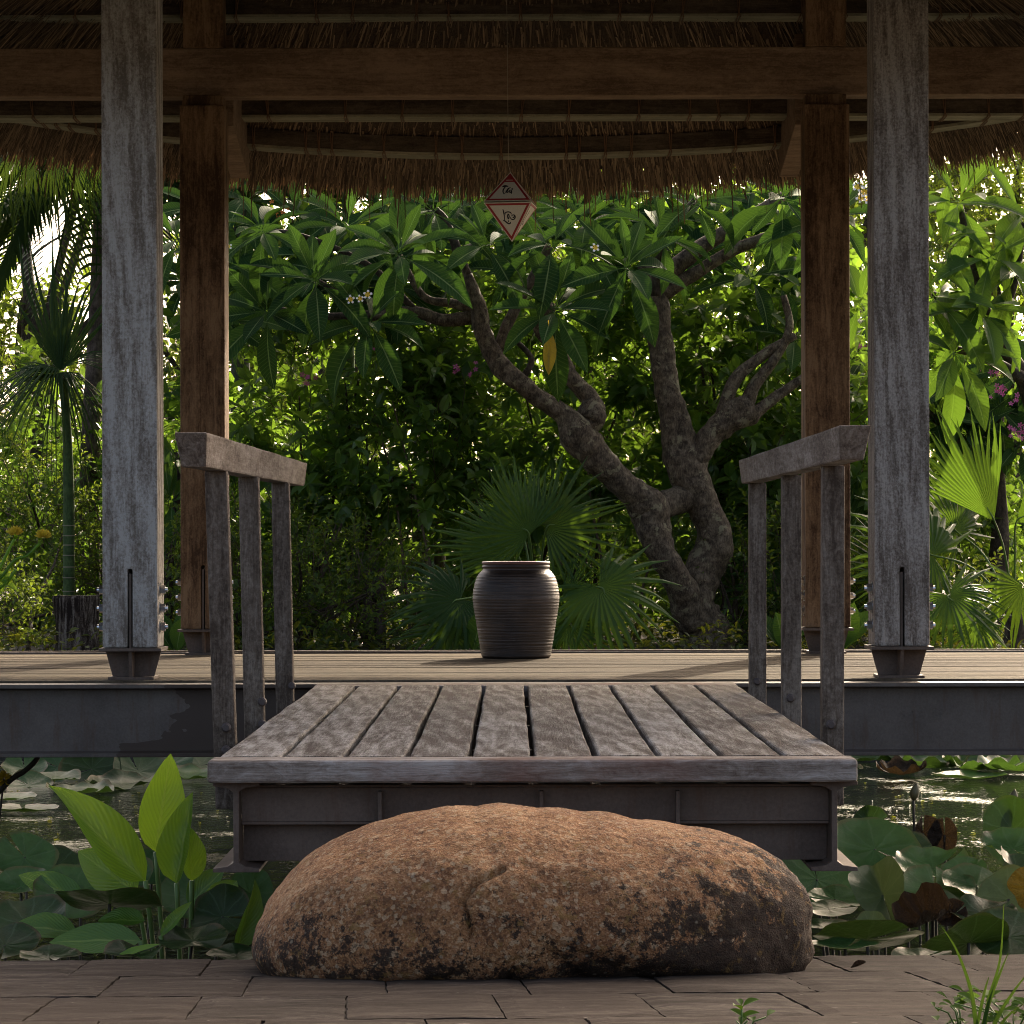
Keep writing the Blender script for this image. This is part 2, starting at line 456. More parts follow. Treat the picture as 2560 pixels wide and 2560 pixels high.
M['tree_leaf'] = leaf_mat('tree_leaf', ((0.020, 0.048, 0.011), (0.042, 0.088, 0.017), (0.08, 0.115, 0.02)), (0.22, 0.31, 0.025), 0.38, 0.5, spec=0.2)
M['cover'] = leaf_mat('ground_cover_leaf', ((0.018, 0.040, 0.009), (0.040, 0.076, 0.014), (0.086, 0.108, 0.018)), (0.248, 0.260, 0.019), 0.42, 0.45)
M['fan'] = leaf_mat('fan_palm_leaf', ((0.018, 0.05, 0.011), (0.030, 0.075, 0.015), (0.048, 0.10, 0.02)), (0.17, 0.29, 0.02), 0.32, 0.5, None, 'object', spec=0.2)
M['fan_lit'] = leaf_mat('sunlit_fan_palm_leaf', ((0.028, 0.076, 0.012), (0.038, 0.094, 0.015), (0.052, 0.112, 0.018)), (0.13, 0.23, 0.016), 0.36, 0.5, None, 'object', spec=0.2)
M['frond'] = leaf_mat('palm_frond', ((0.014, 0.036, 0.011), (0.022, 0.052, 0.014), (0.036, 0.072, 0.017)), (0.065, 0.105, 0.010), 0.26, 0.55, None, 'object', spec=0.12)
def pad_mat(name, cols, back, trans, tr=0.15, rough=0.42, vein=(0.10, 0.15, 0.08), rim=(0.10, 0.07, 0.03), blotch=0.25, crumple=0.14):
    t = NT(name)
    r = t.n('ObjectInfo').outputs['Random']
    c = t.ramp(r, [(0.0, cols[0]), (0.6, cols[1]), (1.0, cols[2])])
    uv = t.n('SeparateXYZ'); t.set(uv.inputs[0], t.n('UVMap').outputs[0])
    u, v = t.math('SUBTRACT', uv.outputs[0], 0.5), t.math('SUBTRACT', uv.outputs[1], 0.5)
    rad = t.math('SQRT', t.math('ADD', t.math('MULTIPLY', u, u), t.math('MULTIPLY', v, v)))
    ang = t.math('ARCTAN2', v, u)
    co = t.n('UVMap').outputs[0]
    wob = t.math('MULTIPLY', t.math('SUBTRACT', t.noise(co, 7, 3), 0.5), 2.4)
    sv = t.math('SINE', t.math('ADD', t.math('MULTIPLY', ang, 9.0), wob))
    veins = t.ramp(sv, [(0.90, 0.0), (1.0, 1.0)])
    n1 = t.noise(co, 5, 5, 0.65); n2 = t.noise(co, 22, 4, 0.7)
    c = t.mix(t.math('MULTIPLY', t.ramp(n1, [(0.40, 0.0), (0.62, 1.0)]), 0.45), c, tuple(x * 0.55 for x in cols[0]))
    c = t.mix(t.math('MULTIPLY', t.ramp(n2, [(0.58, 0.0), (0.70, 1.0)]), blotch), c, rim)
    c = t.mix(t.math('MULTIPLY', veins, 0.30), c, vein)
    c = t.mix(t.math('MULTIPLY', t.ramp(t.math('ADD', rad, t.math('MULTIPLY', t.math('SUBTRACT', n2, 0.5), 0.1)), [(0.455, 0.0), (0.50, 1.0)]), 0.7), c, rim)
    c = t.mix(t.n('NewGeometry').outputs['Backfacing'], c, t.mix(t.math('MULTIPLY', veins, 0.5), back, tuple(x * 2.2 for x in back)))
    nm = t.bump(t.math('ADD', t.math('MULTIPLY', sv, 0.25), t.math('MULTIPLY', n1, 1.6)), crumple, 0.02)
    p = t.bsdf(c, rough, nm, spec=0.2)
    tl = t.n('BsdfTranslucent', Color=trans)
    mx = t.n('MixShader', Fac=tr); t.set(mx.inputs[1], p); t.set(mx.inputs[2], tl.outputs[0])
    return t.done(mx.outputs[0])
M['pad'] = pad_mat('lily_pad', ((0.030, 0.078, 0.024), (0.046, 0.108, 0.033), (0.066, 0.135, 0.042)), (0.030, 0.046, 0.012), (0.12, 0.24, 0.03), rough=0.34)
M['pad_pale'] = pad_mat('pale_lily_pad', ((0.055, 0.090, 0.036), (0.072, 0.110, 0.046), (0.092, 0.13, 0.058)), (0.075, 0.078, 0.028), (0.12, 0.17, 0.05), vein=(0.15, 0.18, 0.10))
M['pad_dark'] = pad_mat('dark_shaded_lily_pad', ((0.015, 0.034, 0.010), (0.022, 0.048, 0.014), (0.032, 0.064, 0.018)), (0.010, 0.014, 0.005), (0.05, 0.10, 0.012), rough=0.34)  # darker pads, shade of bank and plants put into the colour
M['pad_dead'] = pad_mat('dead_lily_leaf', ((0.022, 0.015, 0.010), (0.032, 0.022, 0.014), (0.045, 0.031, 0.02)), (0.024, 0.016, 0.01), (0.05, 0.03, 0.012), rough=0.8, vein=(0.07, 0.05, 0.03), rim=(0.12, 0.08, 0.045), blotch=0.5, crumple=1.0)
M['pad_yellow'] = pad_mat('yellowing_lily_leaf', ((0.16, 0.11, 0.02), (0.19, 0.13, 0.025), (0.22, 0.15, 0.03)), (0.09, 0.06, 0.015), (0.2, 0.14, 0.02), rim=(0.06, 0.03, 0.012), blotch=0.8, crumple=0.8)
MV = {'n': 75.0, 'slant': 0.9, 'col': (0.20, 0.30, 0.06)}
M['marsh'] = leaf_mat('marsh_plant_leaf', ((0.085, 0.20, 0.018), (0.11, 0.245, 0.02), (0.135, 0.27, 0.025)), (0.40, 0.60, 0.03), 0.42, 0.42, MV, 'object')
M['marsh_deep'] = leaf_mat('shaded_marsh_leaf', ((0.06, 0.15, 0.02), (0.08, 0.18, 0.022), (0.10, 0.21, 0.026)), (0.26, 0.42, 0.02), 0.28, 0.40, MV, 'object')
M['grass'] = leaf_mat('grass_blade', ((0.025, 0.065, 0.010), (0.038, 0.085, 0.012), (0.05, 0.10, 0.014)), (0.10, 0.18, 0.015), 0.3, 0.6, spec=0.15)
M['weed'] = leaf_mat('weed_leaf', ((0.025, 0.065, 0.010), (0.04, 0.09, 0.012), (0.06, 0.11, 0.016)), (0.10, 0.18, 0.015), 0.3, 0.65, spec=0.1)

def simple(name, c, rough=0.6, **kw):
    t = NT(name); return t.done(t.bsdf(c, rough, **kw))
M['petal'] = simple('white_petal', (0.80, 0.80, 0.76), 0.5)
M['petal_eye'] = simple('yellow_flower_eye', (0.75, 0.50, 0.03), 0.5)
M['pink'] = simple('pink_petal', (0.44, 0.085, 0.24), 0.6)
M['orange'] = simple('orange_petal', (0.60, 0.17, 0.02), 0.5)
M['yellow'] = simple('yellow_flower', (0.62, 0.46, 0.03), 0.6)
M['stem'] = simple('green_stem', (0.09, 0.16, 0.03), 0.5)
M['stem_dark'] = simple('dark_stem', (0.035, 0.03, 0.018), 0.6)
M['bud'] = simple('lily_bud', (0.10, 0.085, 0.03), 0.5)

def bark(name, c1, c2, c3, sc_=18, lichen=None, b=0.9, rings=0.0):
    t = NT(name); co = t.coord()
    n1 = t.noise(co, sc_, 6, 0.65, 0.4); n2 = t.noise(t.map(co, (1, 1, 0.4)), sc_ * 5, 5, 0.7)
    f = t.math('ADD', t.math('MULTIPLY', n1, 0.55), t.math('MULTIPLY', n2, 0.45))
    c = t.ramp(f, [(0.40, c1), (0.5, c2), (0.60, c3)])
    if lichen is not None:
        c = t.mix(t.ramp(t.noise(co, 11, 5, 0.65, 0.5), [(0.57, 0.0), (0.62, 0.8)]), c, lichen)
    h = f
    return t.done(t.bsdf(c, 0.8, t.bump(h, b, 0.012), spec=0.25))
M['plum_bark'] = bark('plumeria_bark', (0.030, 0.021, 0.013), (0.092, 0.069, 0.045), (0.18, 0.142, 0.096), 20, (0.24, 0.215, 0.13), 1.0)
M['dark_bark'] = bark('dark_bark', (0.02, 0.016, 0.011), (0.05, 0.038, 0.026), (0.10, 0.08, 0.058), 20)
M['brown_trunk'] = bark('brown_palm_trunk', (0.035, 0.025, 0.018), (0.085, 0.063, 0.05), (0.15, 0.115, 0.095), 9)
M['green_trunk'] = bark('green_ringed_trunk', (0.03, 0.055, 0.018), (0.055, 0.095, 0.03), (0.085, 0.13, 0.045), 12, b=0.3)
M['grey_trunk'] = bark('grey_green_trunk', (0.03, 0.036, 0.022), (0.06, 0.068, 0.045), (0.105, 0.11, 0.08), 12, b=0.4)
M['ring'] = simple('pale_trunk_ring', (0.22, 0.20, 0.13), 0.8)
M['twig'] = simple('twig_bark', (0.075, 0.052, 0.032), 0.8)
M['stem_bark'] = bark('pale_stem_bark', (0.06, 0.042, 0.026), (0.115, 0.085, 0.055), (0.17, 0.13, 0.09), 30, b=0.5)
# ------------------------------------------------------------------ the setting: ground, pond, paving
HX, HY0, HY1 = 16.0, 6.42, 18.4
GZ, NZ, WZ = 0.40, 0.115, -0.22
ys = [-80, 4.3, HY0, HY1, 60, 700]
zs = [NZ + 0.165, NZ + 0.165, NZ, GZ, GZ, GZ]
xs = [-600, -60, -HX, HX, 60, 600]
V = [(x, y, z) for y, z in zip(ys, zs) for x in xs]
Fc = []
for j in range(5):
    for i in range(5):
        if i == 2 and j == 2: continue
        Fc.append((j * 6 + i, j * 6 + i + 1, (j + 1) * 6 + i + 1, (j + 1) * 6 + i))
tag(mobj('ground', V, Fc, M['soil']), kind='structure')
b = MB()
b.box(-HX, HX, HY0 - 0.25, HY0, -0.8, NZ - 0.004); b.box(-HX, HX, HY1, HY1 + 0.25, -0.8, GZ - 0.004)
b.box(-HX - 0.3, -HX, HY0, HY1, -0.8, NZ - 0.01); b.box(HX, HX + 0.3, HY0, HY1, -0.8, NZ - 0.01)
b.box(-HX, HX, HY0, HY1, -0.9, -0.8)
tag(b.build('pond_bank', M['bank']), kind='structure')
tag(mobj('pond_water', [(-HX, HY0, WZ), (HX, HY0, WZ), (HX, HY1, WZ), (-HX, HY1, WZ)], [(0, 1, 2, 3)], M['water']), kind='structure')

def pave_z(d): return CZ - (0.39 + 0.077 * d)
# paving: joint bed plus single slabs, falling gently to the pond
PO = Vector((0.0, 6.47, pave_z(6.47)))
yaw = R(3.0)
pu = Vector((math.cos(yaw), math.sin(yaw), -0.077 * math.sin(yaw))).normalized()
pv = Vector((math.sin(yaw), -math.cos(yaw), 0.077)).normalized()
pn = pv.cross(pu).normalized()
if pn.z < 0: pn = -pn
pv = pu.cross(pn) * -1 if pu.cross(pn).dot(pv) < 0 else pu.cross(pn)
b = MB()
q = [PO + pu * u + pv * v for u, v in ((-3.2, 0.004), (3.2, 0.004), (3.2, 2.9), (-3.2, 2.9))]
b.hull8([p - pn * 0.10 for p in q], [p - pn * 0.009 for p in q])
paving = tag(b.build('paving', M['joint']), kind='structure')
TW, TL = 0.262, 0.545
tiles = []
for k in range(4):
    rr = random.Random(k)
    nx, ny = 8, 14
    b = bmesh.new()
    g = []
    for j in range(ny + 1):
        for i in range(nx + 1):
            x = (i / nx - 0.5) * (TW - 0.003); y = (j / ny - 0.5) * (TL - 0.003)
            ed = min(i, nx - i, j, ny - j) == 0
            if ed: x += rr.uniform(-.0018, .0010) * (1 if x > 0 else -1); y += rr.uniform(-.0018, .0010) * (1 if y > 0 else -1)
            g.append(b.verts.new((x, y, rr.uniform(-.0009, .0009) - (0.003 if ed else 0))))
    for j in range(ny):
        for i in range(nx):
            a = j * (nx + 1) + i
            b.faces.new((g[a], g[a + 1], g[a + nx + 2], g[a + nx + 1]))
    rim = [g[i] for i in range(nx + 1)] + [g[j * (nx + 1) + nx] for j in range(1, ny + 1)] + [g[ny * (nx + 1) + i] for i in range(nx - 1, -1, -1)] + [g[j * (nx + 1)] for j in range(ny - 1, 0, -1)]
    lo = [b.verts.new((v.co.x, v.co.y, -0.05)) for v in rim]
    for i in range(len(rim)):
        i2 = (i + 1) % len(rim)
        b.faces.new((rim[i], lo[i], lo[i2], rim[i2]))
    me = bpy.data.meshes.new('tile'); me.materials.append(M['slate'])
    bmesh.ops.recalc_face_normals(b, faces=b.faces)
    b.to_mesh(me); b.free(); tiles.append(me)
Mp = Matrix((pu, -pv, pn)).transposed().to_4x4()
for r_ in range(5):
    off = (0.0, 0.41, 0.13, 0.62, 0.3)[r_] * TW
    for c_ in range(-10, 11):
        u = c_ * TW + off; v = (r_ + 0.5) * TL
        if abs(u) > 2.45: continue
        o = obj('tile', tiles[(r_ * 7 + c_ * 3) % 4], paving)
        p = PO + pu * u + pv * v + pn * random.uniform(-0.0015, 0.0015)
        o.matrix_basis = Matrix.Translation(p) @ Mp @ Matrix.Rotation(R(random.uniform(-0.3, 0.3)), 4, 'Z') @ (Matrix.Rotation(math.pi, 4, 'Z') if random.random() < .5 else Matrix.Identity(4))

# ------------------------------------------------------------------ pavilion
DZ = 0.582
pav = thing('pavilion', (0.015, 12.05, DZ), 'open timber pavilion with thatched roof and plank deck on steel beams over the pond', 'pavilion')
def ibeam_yz(y, z0, z1, w=0.05, tf=0.014, tw=0.008):      # section in (Y,Z)
    return [(y - w, z0), (y + w, z0), (y + w, z0 + tf), (y + tw, z0 + tf + .006), (y + tw, z1 - tf - .006), (y + w, z1 - tf), (y + w, z1), (y - w, z1), (y - w, z1 - tf), (y - tw, z1 - tf - .006), (y - tw, z0 + tf + .006), (y - w, z0 + tf)]
XE = 3.0
fb = MB().prism(ibeam_yz(10.60, 0.315, DZ - 0.008, 0.062), -XE, XE, 'x').build('front_steel_beam', M['steel'], pav, 0.003)
# raised rolling mark on the web: SAS and a ringed S
def strokes(polys, w, to, name, mat, parent, depth=0.0025, out=None):
    b = MB()
    for pl in polys:
        for (u0, v0), (u1, v1) in zip(pl[:-1], pl[1:]):
            L = math.hypot(u1 - u0, v1 - v0) or 1e-6
            nx, ny = -(v1 - v0) / L * w / 2, (u1 - u0) / L * w / 2
            q = [(u0 + nx, v0 + ny), (u0 - nx, v0 - ny), (u1 - nx, v1 - ny), (u1 + nx, v1 + ny)]
            lo = [to(u, v, 0) for u, v in q]; hi = [to(u, v, depth) for u, v in q]
            b.hull8(lo, hi)
    return b.build(name, mat, parent)
Sg = [(0.9, 0.85), (0.5, 1.0), (0.12, 0.82), (0.2, 0.58), (0.8, 0.42), (0.88, 0.18), (0.5, 0.0), (0.1, 0.15)]
Ag = [[(0, 0), (0.5, 1), (1, 0)], [(0.22, 0.38), (0.78, 0.38)]]
gl = [[(u * .020, v * .024) for u, v in Sg]] + [[(0.032 + u * .022, v * .024) for u, v in s] for s in Ag] + [[(0.066 + u * .020, v * .024) for u, v in Sg]]
gl += [[(0.125 + .024 * math.cos(a * math.pi / 10), 0.012 + .024 * math.sin(a * math.pi / 10)) for a in range(21)], [(0.115 + u * .02, v * .024) for u, v in Sg]]
m0 = P(2250, 1797, 10.59)
strokes(gl, 0.004, lambda u, v, e: (m0.x + u, 10.593 - e, m0.z + v), 'rolled_mark', M['steel'], fb)
MB().prism(ibeam_yz(13.50, 0.315, DZ + 0.006, 0.05), -XE, XE, 'x').build('back_steel_beam', M['steel'], pav, 0.003)
for sx in (-1, 1):
    MB().box(sx * XE - 0.05, sx * XE + 0.05, 10.668, 13.445, 0.32, DZ - 0.03).build('side_steel_beam', M['steel'], pav, 0.004)
for x in (-2.2, -1.4, -0.6, 0.6, 1.4, 2.2):
    MB().box(x - 0.03, x + 0.03, 10.668, 13.445, 0.42, DZ - 0.0275).build('joist', M['steel_rust'], pav)
for x in (-0.42, 0.5):
    for y in (11.6, 12.7):
        MB().tube([(x, y, -0.8), (x, y, 0.418)], 0.07, 12).build('pile', M['steel_rust'], pav)
# deck boards
nb = 22
y0, y1 = 10.675, 13.44
bw = (y1 - y0) / nb
dm = []
for k in range(3):
    b = MB()
    w = bw / 2 - 0.0035
    prof = [(-w, -0.025), (w, -0.025), (w, -0.003), (w - .003, 0)]
    for gx in (0.030, 0.0, -0.030): prof += [(gx + .004, 0), (gx + .002, -.0022), (gx - .002, -.0022), (gx - .004, 0)]
    prof += [(-w + .003, 0), (-w, -0.003)]
    b.prism(prof, -XE + 0.055, XE - 0.055, 'x')
    o = b.build('plank', M['deck']); dm.append(o.data); bpy.data.objects.remove(o)
for i in range(nb):
    o = obj('plank', dm[i % 3], pav)
    o.location = (random.uniform(-.004, .004), y0 + (i + .5) * bw, DZ + random.uniform(-.0012, .0012))
lip = MB().box(-XE, XE, 13.452, 13.474, DZ + 0.007, DZ + 0.013).build('deck_edge_strip', M['steel_rust'], pav)

# roof shape ---------------------------------------------------------------
XC, YC, PX = 0.015, 12.05, 5.0
SX, SN = 2.25 / 3.2, 2.25 / 2.56
def mval(x, y):
    u = np.abs(np.asarray(x, float) - XC) * SX
    v = np.asarray(y, float) - YC
    v = np.where(v < 0, -v * SN, v)
    return (u ** PX + v ** PX + 1e-9) ** (1 / PX)
def lift(x, y):
    return 0.17 * np.clip(np.abs(np.asarray(x, float) - XC) / 2.4, 0, 1.25) ** 2 * np.clip((np.asarray(y, float) - YC) / 1.2, -1, 1) ** 2
def zu(x, y, m=None):
    m = mval(x, y) if m is None else m
    return 3.045 + 0.577 * (2.25 - m) + lift(x, y)
# thatch mass
nth, nr = 96, 14
V, Fc = [], []
for side in (0, 1):
    for j in range(nr + 1):
        for i in range(nth):
            a = 2 * math.pi * i / nth
            dx, dy = math.cos(a), math.sin(a)
            mm = float(mval(XC + dx, YC + dy))
            mv = 0.02 + (2.5 + (0.06 if side else 0) - 0.02) * j / nr
            x, y = XC + dx / mm * mv, YC + dy / mm * mv
            z = float(zu(x, y)) + 0.012 + ((0.26 + 0.35 * (1 - j / nr)) if side else 0)  # extra thickness toward the unseen apex, added so the roof shades the paving
            V.append((x, y, z))
n1 = (nr + 1) * nth
for side in (0, 1):
    for j in range(nr):
        for i in range(nth):
            i2 = (i + 1) % nth
            a = side * n1 + j * nth
            f = (a + i, a + i2, a + nth + i2, a + nth + i)
            Fc.append(f if side else f[::-1])
for i in range(nth):
    i2 = (i + 1) % nth
    Fc.append((nr * nth + i, nr * nth + i2, n1 + nr * nth + i2, n1 + nr * nth + i))
Fc.append(tuple(range(nth))); Fc.append(tuple(n1 + k for k in range(nth))[::-1])
thatch = mobj('thatched_roof', V, Fc, M['thatch'], pav, True)
# straw: single stalks, far side dense (seen from below), the rest as an eave fringe
def straw_set(n, mlo, mhi, L0, L1, ydir, droop, wid=(0.0022, 0.0048), up=0.022, xr=3.1):
    x = rng.uniform(-xr, xr, n) + XC
    m = rng.uniform(mlo, mhi, n)
    u = np.abs(x - XC) * SX
    v = np.maximum(m ** PX - u ** PX, 0.0001) ** (1 / PX)
    y = YC + (v if ydir > 0 else -v / SN)
    gx = np.sign(x - XC) * (u / m) ** (PX - 1) * SX; gy = (v / m) ** (PX - 1) * ydir
    rx, ry = (x - XC), (y - YC)
    rl = np.hypot(rx, ry); gl_ = np.hypot(gx, gy)
    dx = gx / gl_ * 0.5 + rx / rl * 0.5 + rng.normal(0, 0.10, n)
    dy = gy / gl_ * 0.5 + ry / rl * 0.5 + rng.normal(0, 0.05, n)
    dl = np.hypot(dx, dy); dx, dy = dx / dl, dy / dl
    L = rng.uniform(L0, L1, n); w = rng.uniform(wid[0], wid[1], n)
    z = zu(x, y) + up - rng.uniform(0, 0.022, n)
    tz = -0.5 + rng.normal(0, 0.05, n)
    st = []
    for t_ in (0.0, 0.5, 1.0):
        px_ = x + dx * L * t_ * (1 - droop * t_ * 0.5); py_ = y + dy * L * t_ * (1 - droop * t_ * 0.5); pz_ = z + tz * L * t_ - droop * L * t_ * t_
        ww = w * (1 - 0.55 * t_)
        st.append(np.stack([px_ - dy * ww, py_ + dx * ww, pz_], 1)); st.append(np.stack([px_ + dy * ww, py_ - dx * ww, pz_], 1))
    V = np.stack(st, 1).reshape(-1, 3)
    b_ = np.arange(n)[:, None] * 6
    Fc = np.concatenate([b_ + np.array([0, 1, 3, 2]), b_ + np.array([2, 3, 5, 4])], 0)
    return V, Fc
Vs, Fs, n0 = [], [], 0
for args in ((15000, 1.0, 2.36, 0.16, 0.30, 1, 0.0), (9000, 2.26, 2.46, 0.10, 0.20, 1, 0.06), (7000, 2.44, 2.58, 0.08, 0.16, 1, 0.12),
             (170, 2.46, 2.52, 0.10, 0.24, 1, 0.6), (5000, 2.2, 2.45, 0.1, 0.2, -1, 0.05)):
    v_, f_ = straw_set(*args)
    Vs.append(v_); Fs.append(f_ + n0); n0 += len(v_)
# the two side eaves
for sgn in (-1, 1):
    n = 2200
    y = rng.uniform(9.2, 14.4, n); x = XC + sgn * (2.46 / SX) + rng.uniform(-.05, .05, n)
    z = zu(x, y); L = rng.uniform(.2, .36, n)
    st = [np.stack([x, y - .004, z], 1), np.stack([x, y + .004, z], 1), np.stack([x + sgn * L * .8, y + .002 + rng.normal(0, .03, n), z - L * .7], 1)]
    Vs.append(np.stack(st, 1).reshape(-1, 3)); Fs.append(None); 
    f_ = (np.arange(n)[:, None] * 3 + np.array([0, 1, 2]) + n0); n0 += 3 * n
    Fs[-1] = f_
faces = []
for f_ in Fs: faces += f_.tolist()
straw = mobj('straw', np.concatenate(Vs), faces, M['straw'], thatch)
tag(straw, kind='stuff')

# purlins under the thatch
def binding_mesh():
    b = MB()
    for k in (-.006, .006): b.tube([(k, -0.005, 0.085), (k * .3, -0.008, 0.0), (k, -0.007, -.016), (k, 0.04, -0.018), (k, .15, -.018)], 0.0028, 5)
    o = b.build('binding', M['binding']); me = o.data; bpy.data.objects.remove(o); return me
bind = binding_mesh()
for (ya, yb, za, zb, xe) in ((13.47, 13.61, 3.49, 3.575, 2.9), (14.0, 14.15, 3.112, 3.20, 2.6), (11.9, 12.04, 4.22, 4.3, 1.6), (12.75, 12.89, 3.87, 3.96, 2.4)):
    pu_ = MB().box(XC - xe, XC + xe, ya, yb, za, zb).build('purlin', M['purlin'], pav, 0.004)
    MB().box(XC - xe, XC + xe, ya - 0.004, yb + 0.004, za - 0.014, za - 0.0005).build('lit_underside_strip', M['lit_underside_strip'], pu_, 0.002)  # added pale strip, stands in for bounce light below the purlin
    x = -xe + 0.1
    while x < xe - 0.05:
        o = obj('binding', bind, pu_); o.location = (XC + x, ya, za); o.rotation_euler = (0, random.uniform(-.12, .12), 0); x += random.uniform(0.12, 0.42)
ringp = []
for i in range(97):
    x = XC + (i / 48 - 1) * 3.02
    u = abs(x - XC) * SX
    y = YC + (2.25 ** PX - u ** PX) ** (1 / PX)
    ringp.append((x, y, float(zu(x, y, 2.25)) - 0.002))
fr = frame_along(ringp)
V, Fc = [], []
for (p, t_, n_, b_) in fr:
    o_ = Vector((-t_.y, t_.x, 0)).normalized()
    if o_.y < 0: o_ = -o_
    for (e, h) in ((0, -0.076), (0.14, -0.076), (0.14, 0.0), (0, 0.0)): V.append(p + o_ * e + Vector((0, 0, h)))
for i in range(len(fr) - 1):
    for k in range(4): Fc.append((i * 4 + k, i * 4 + (k + 1) % 4, (i + 1) * 4 + (k + 1) % 4, (i + 1) * 4 + k))
ring = mobj('eave_purlin', V, Fc, M['purlin'], pav)
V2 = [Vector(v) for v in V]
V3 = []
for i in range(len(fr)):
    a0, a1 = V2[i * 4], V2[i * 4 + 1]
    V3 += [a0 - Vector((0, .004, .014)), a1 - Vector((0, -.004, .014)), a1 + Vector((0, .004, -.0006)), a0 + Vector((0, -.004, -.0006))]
mobj('lit_underside_strip', V3, Fc, M['lit_underside_strip'], ring)
for i in range(6, 92):
    if random.random() < 0.3:
        o = obj('binding', bind, ring); o.location = Vector(ringp[i]) + Vector((0, -.002, -0.076))
# rafters, mostly hidden in the dark of the roof
for x in (-1.384, 1.415):
    s_ = 1 if x < 0 else -1
    xa, xb = (x + 0.02, x + 0.11) if x < 0 else (x - 0.11, x - 0.02)
    MB().prism([(13.60, 3.00), (13.60, 3.42), (14.42, 3.03), (14.40, 2.86)], xa, xb, 'x').build('rafter_tail', M['brown_beam'], pav, 0.004)
# tie beam and posts
MB().box(XC - 2.75, XC + 2.75, 13.32, 13.45, 3.095, 3.312).build('tie_beam', M['brown_beam'], pav, 0.006)

def hexbolt(c, axis, r=0.015, h=0.016):
    b = MB()
    d = Vector(axis)
    a_ = d.orthogonal().normalized(); c_ = d.cross(a_)
    def ring_(rad, e, n): return [Vector(c) + d * e + (a_ * math.cos(2 * math.pi * k / n) + c_ * math.sin(2 * math.pi * k / n)) * rad for k in range(n)]
    for rad, e0, e1, n in ((r * 1.45, -0.002, 0.003, 14), (r, 0.003, 0.003 + h, 6), (r * .5, .003 + h, h + .012, 10)):
        A, B = ring_(rad, e0, n), ring_(rad, e1, n)
        b.add(A + B, [tuple(range(n))[::-1], tuple(range(n, 2 * n))] + [(k, (k + 1) % n, (k + 1) % n + n, k + n) for k in range(n)])
    return b
def post(cx, yf, zt, mat, near):
    w, zb = 0.1, DZ + 0.117
    sl = 0.0085
    b = MB().prism([(cx - w, zb), (cx - sl, zb), (cx - sl, zb + .285), (cx + sl, zb + .285), (cx + sl, zb), (cx + w, zb), (cx + w, zt), (cx - w, zt)], yf, yf + 0.2, 'y')
    p = b.build('post', mat, pav, 0.007)
    k = MB().box(cx - .0055, cx + .0035, yf + 0.012, yf + 0.19, zb - 0.004, zb + 0.268)
    k.build('knife_plate', M['steel_rust'], p)
    k = MB().box(cx - 0.113, cx + 0.113, yf - 0.013, yf + 0.213, zb - 0.0125, zb - 0.0015)
    yc = yf + 0.1
    zt_ = zb - 0.0125
    tp, bt = 0.102, 0.076
    k.prism([(cx - bt, DZ + .010), (cx + bt, DZ + .010), (cx + tp, zt_), (cx - tp, zt_)], yc - .005, yc + .005, 'y')
    k.prism([(yc - bt, DZ + .010), (yc - .0052, DZ + .010), (yc - .0052, zt_), (yc - tp, zt_)], cx - .006, cx + .006, 'x')
    k.prism([(yc + .0052, DZ + .010), (yc + bt, DZ + .010), (yc + tp, zt_), (yc + .0052, zt_)], cx - .006, cx + .006, 'x')
    k.box(cx - 0.083, cx + 0.083, yc - 0.083, yc + 0.083, DZ + .0005, DZ + .010)
    k.build('steel_foot', M['steel_rust'], p)
    for dz in (0.074, 0.142, 0.209):
        for s_ in (-1, 1):
            hexbolt((cx + s_ * w, yf + 0.1 - 0.03, zb + dz), (s_, 0, 0), 0.0165, 0.017).build('bolt', M['bolt'], p)
    return p
post(-1.384, 10.72, 3.73, M['post_grey'], True)
post(1.413, 10.72, 3.73, M['post_brown_grey'], True)
for cx in (-1.384, 1.415):
    p = post(cx, 13.25, 3.045, M['brown_post'], False)
    MB().box(cx - 0.09, cx + 0.09, 13.285, 13.43, 3.0455, 3.0945).build('tenon', M['brown_post'], p, 0.003)
    MB().box(cx - 0.09, cx + 0.09, 13.30, 13.44, 3.3125, 3.56).build('king_stub', M['brown_post'], p, 0.003)

# ------------------------------------------------------------------ footbridge
BZ0, BZ1 = 0.567, 0.580           # deck height at front and back
BY0, BY1 = 6.80, 10.52
bx0, bx1 = -0.688, 0.782
def bz(y): return BZ0 + (BZ1 - BZ0) * (y - BY0) / (BY1 - BY0)
br = thing('footbridge', (0.045, 8.6, BZ0), 'weathered plank footbridge with two low handrails leading to the pavilion', 'footbridge')
def wavy_board(x0, x1, ya, yb, th, seed, n=40):
    V, Fc = [], []
    for j in range(n + 1):
        y = ya + (yb - ya) * j / n
        l = x0 + 0.0028 * float(fbm(np.array([y * 2.2, seed, 0.3]), 3, 1)); r = x1 + 0.0028 * float(fbm(np.array([y * 2.2, seed, 7.3]), 3, 2))
        zt = bz(y) + 0.0012 * float(fbm(np.array([y * 3, seed, 3.1]), 2, 3)); e = 0.006
        for (x, z) in ((l, zt - th), (r, zt - th), (r, zt - e), (r - e * .35, zt - e * .3), (r - e, zt), ((l + r) / 2, zt + .0012), (l + e, zt), (l + e * .35, zt - e * .3), (l, zt - e)):
            V.append((x, y, z))
    k = 9
    for j in range(n):
        for i in range(k): Fc.append((j * k + i, j * k + (i + 1) % k, (j + 1) * k + (i + 1) % k, (j + 1) * k + i))
    Fc.append(tuple(range(k))); Fc.append(tuple(n * k + i for i in range(k))[::-1])
    return V, Fc
N = 10
pw = (bx1 - bx0) / N
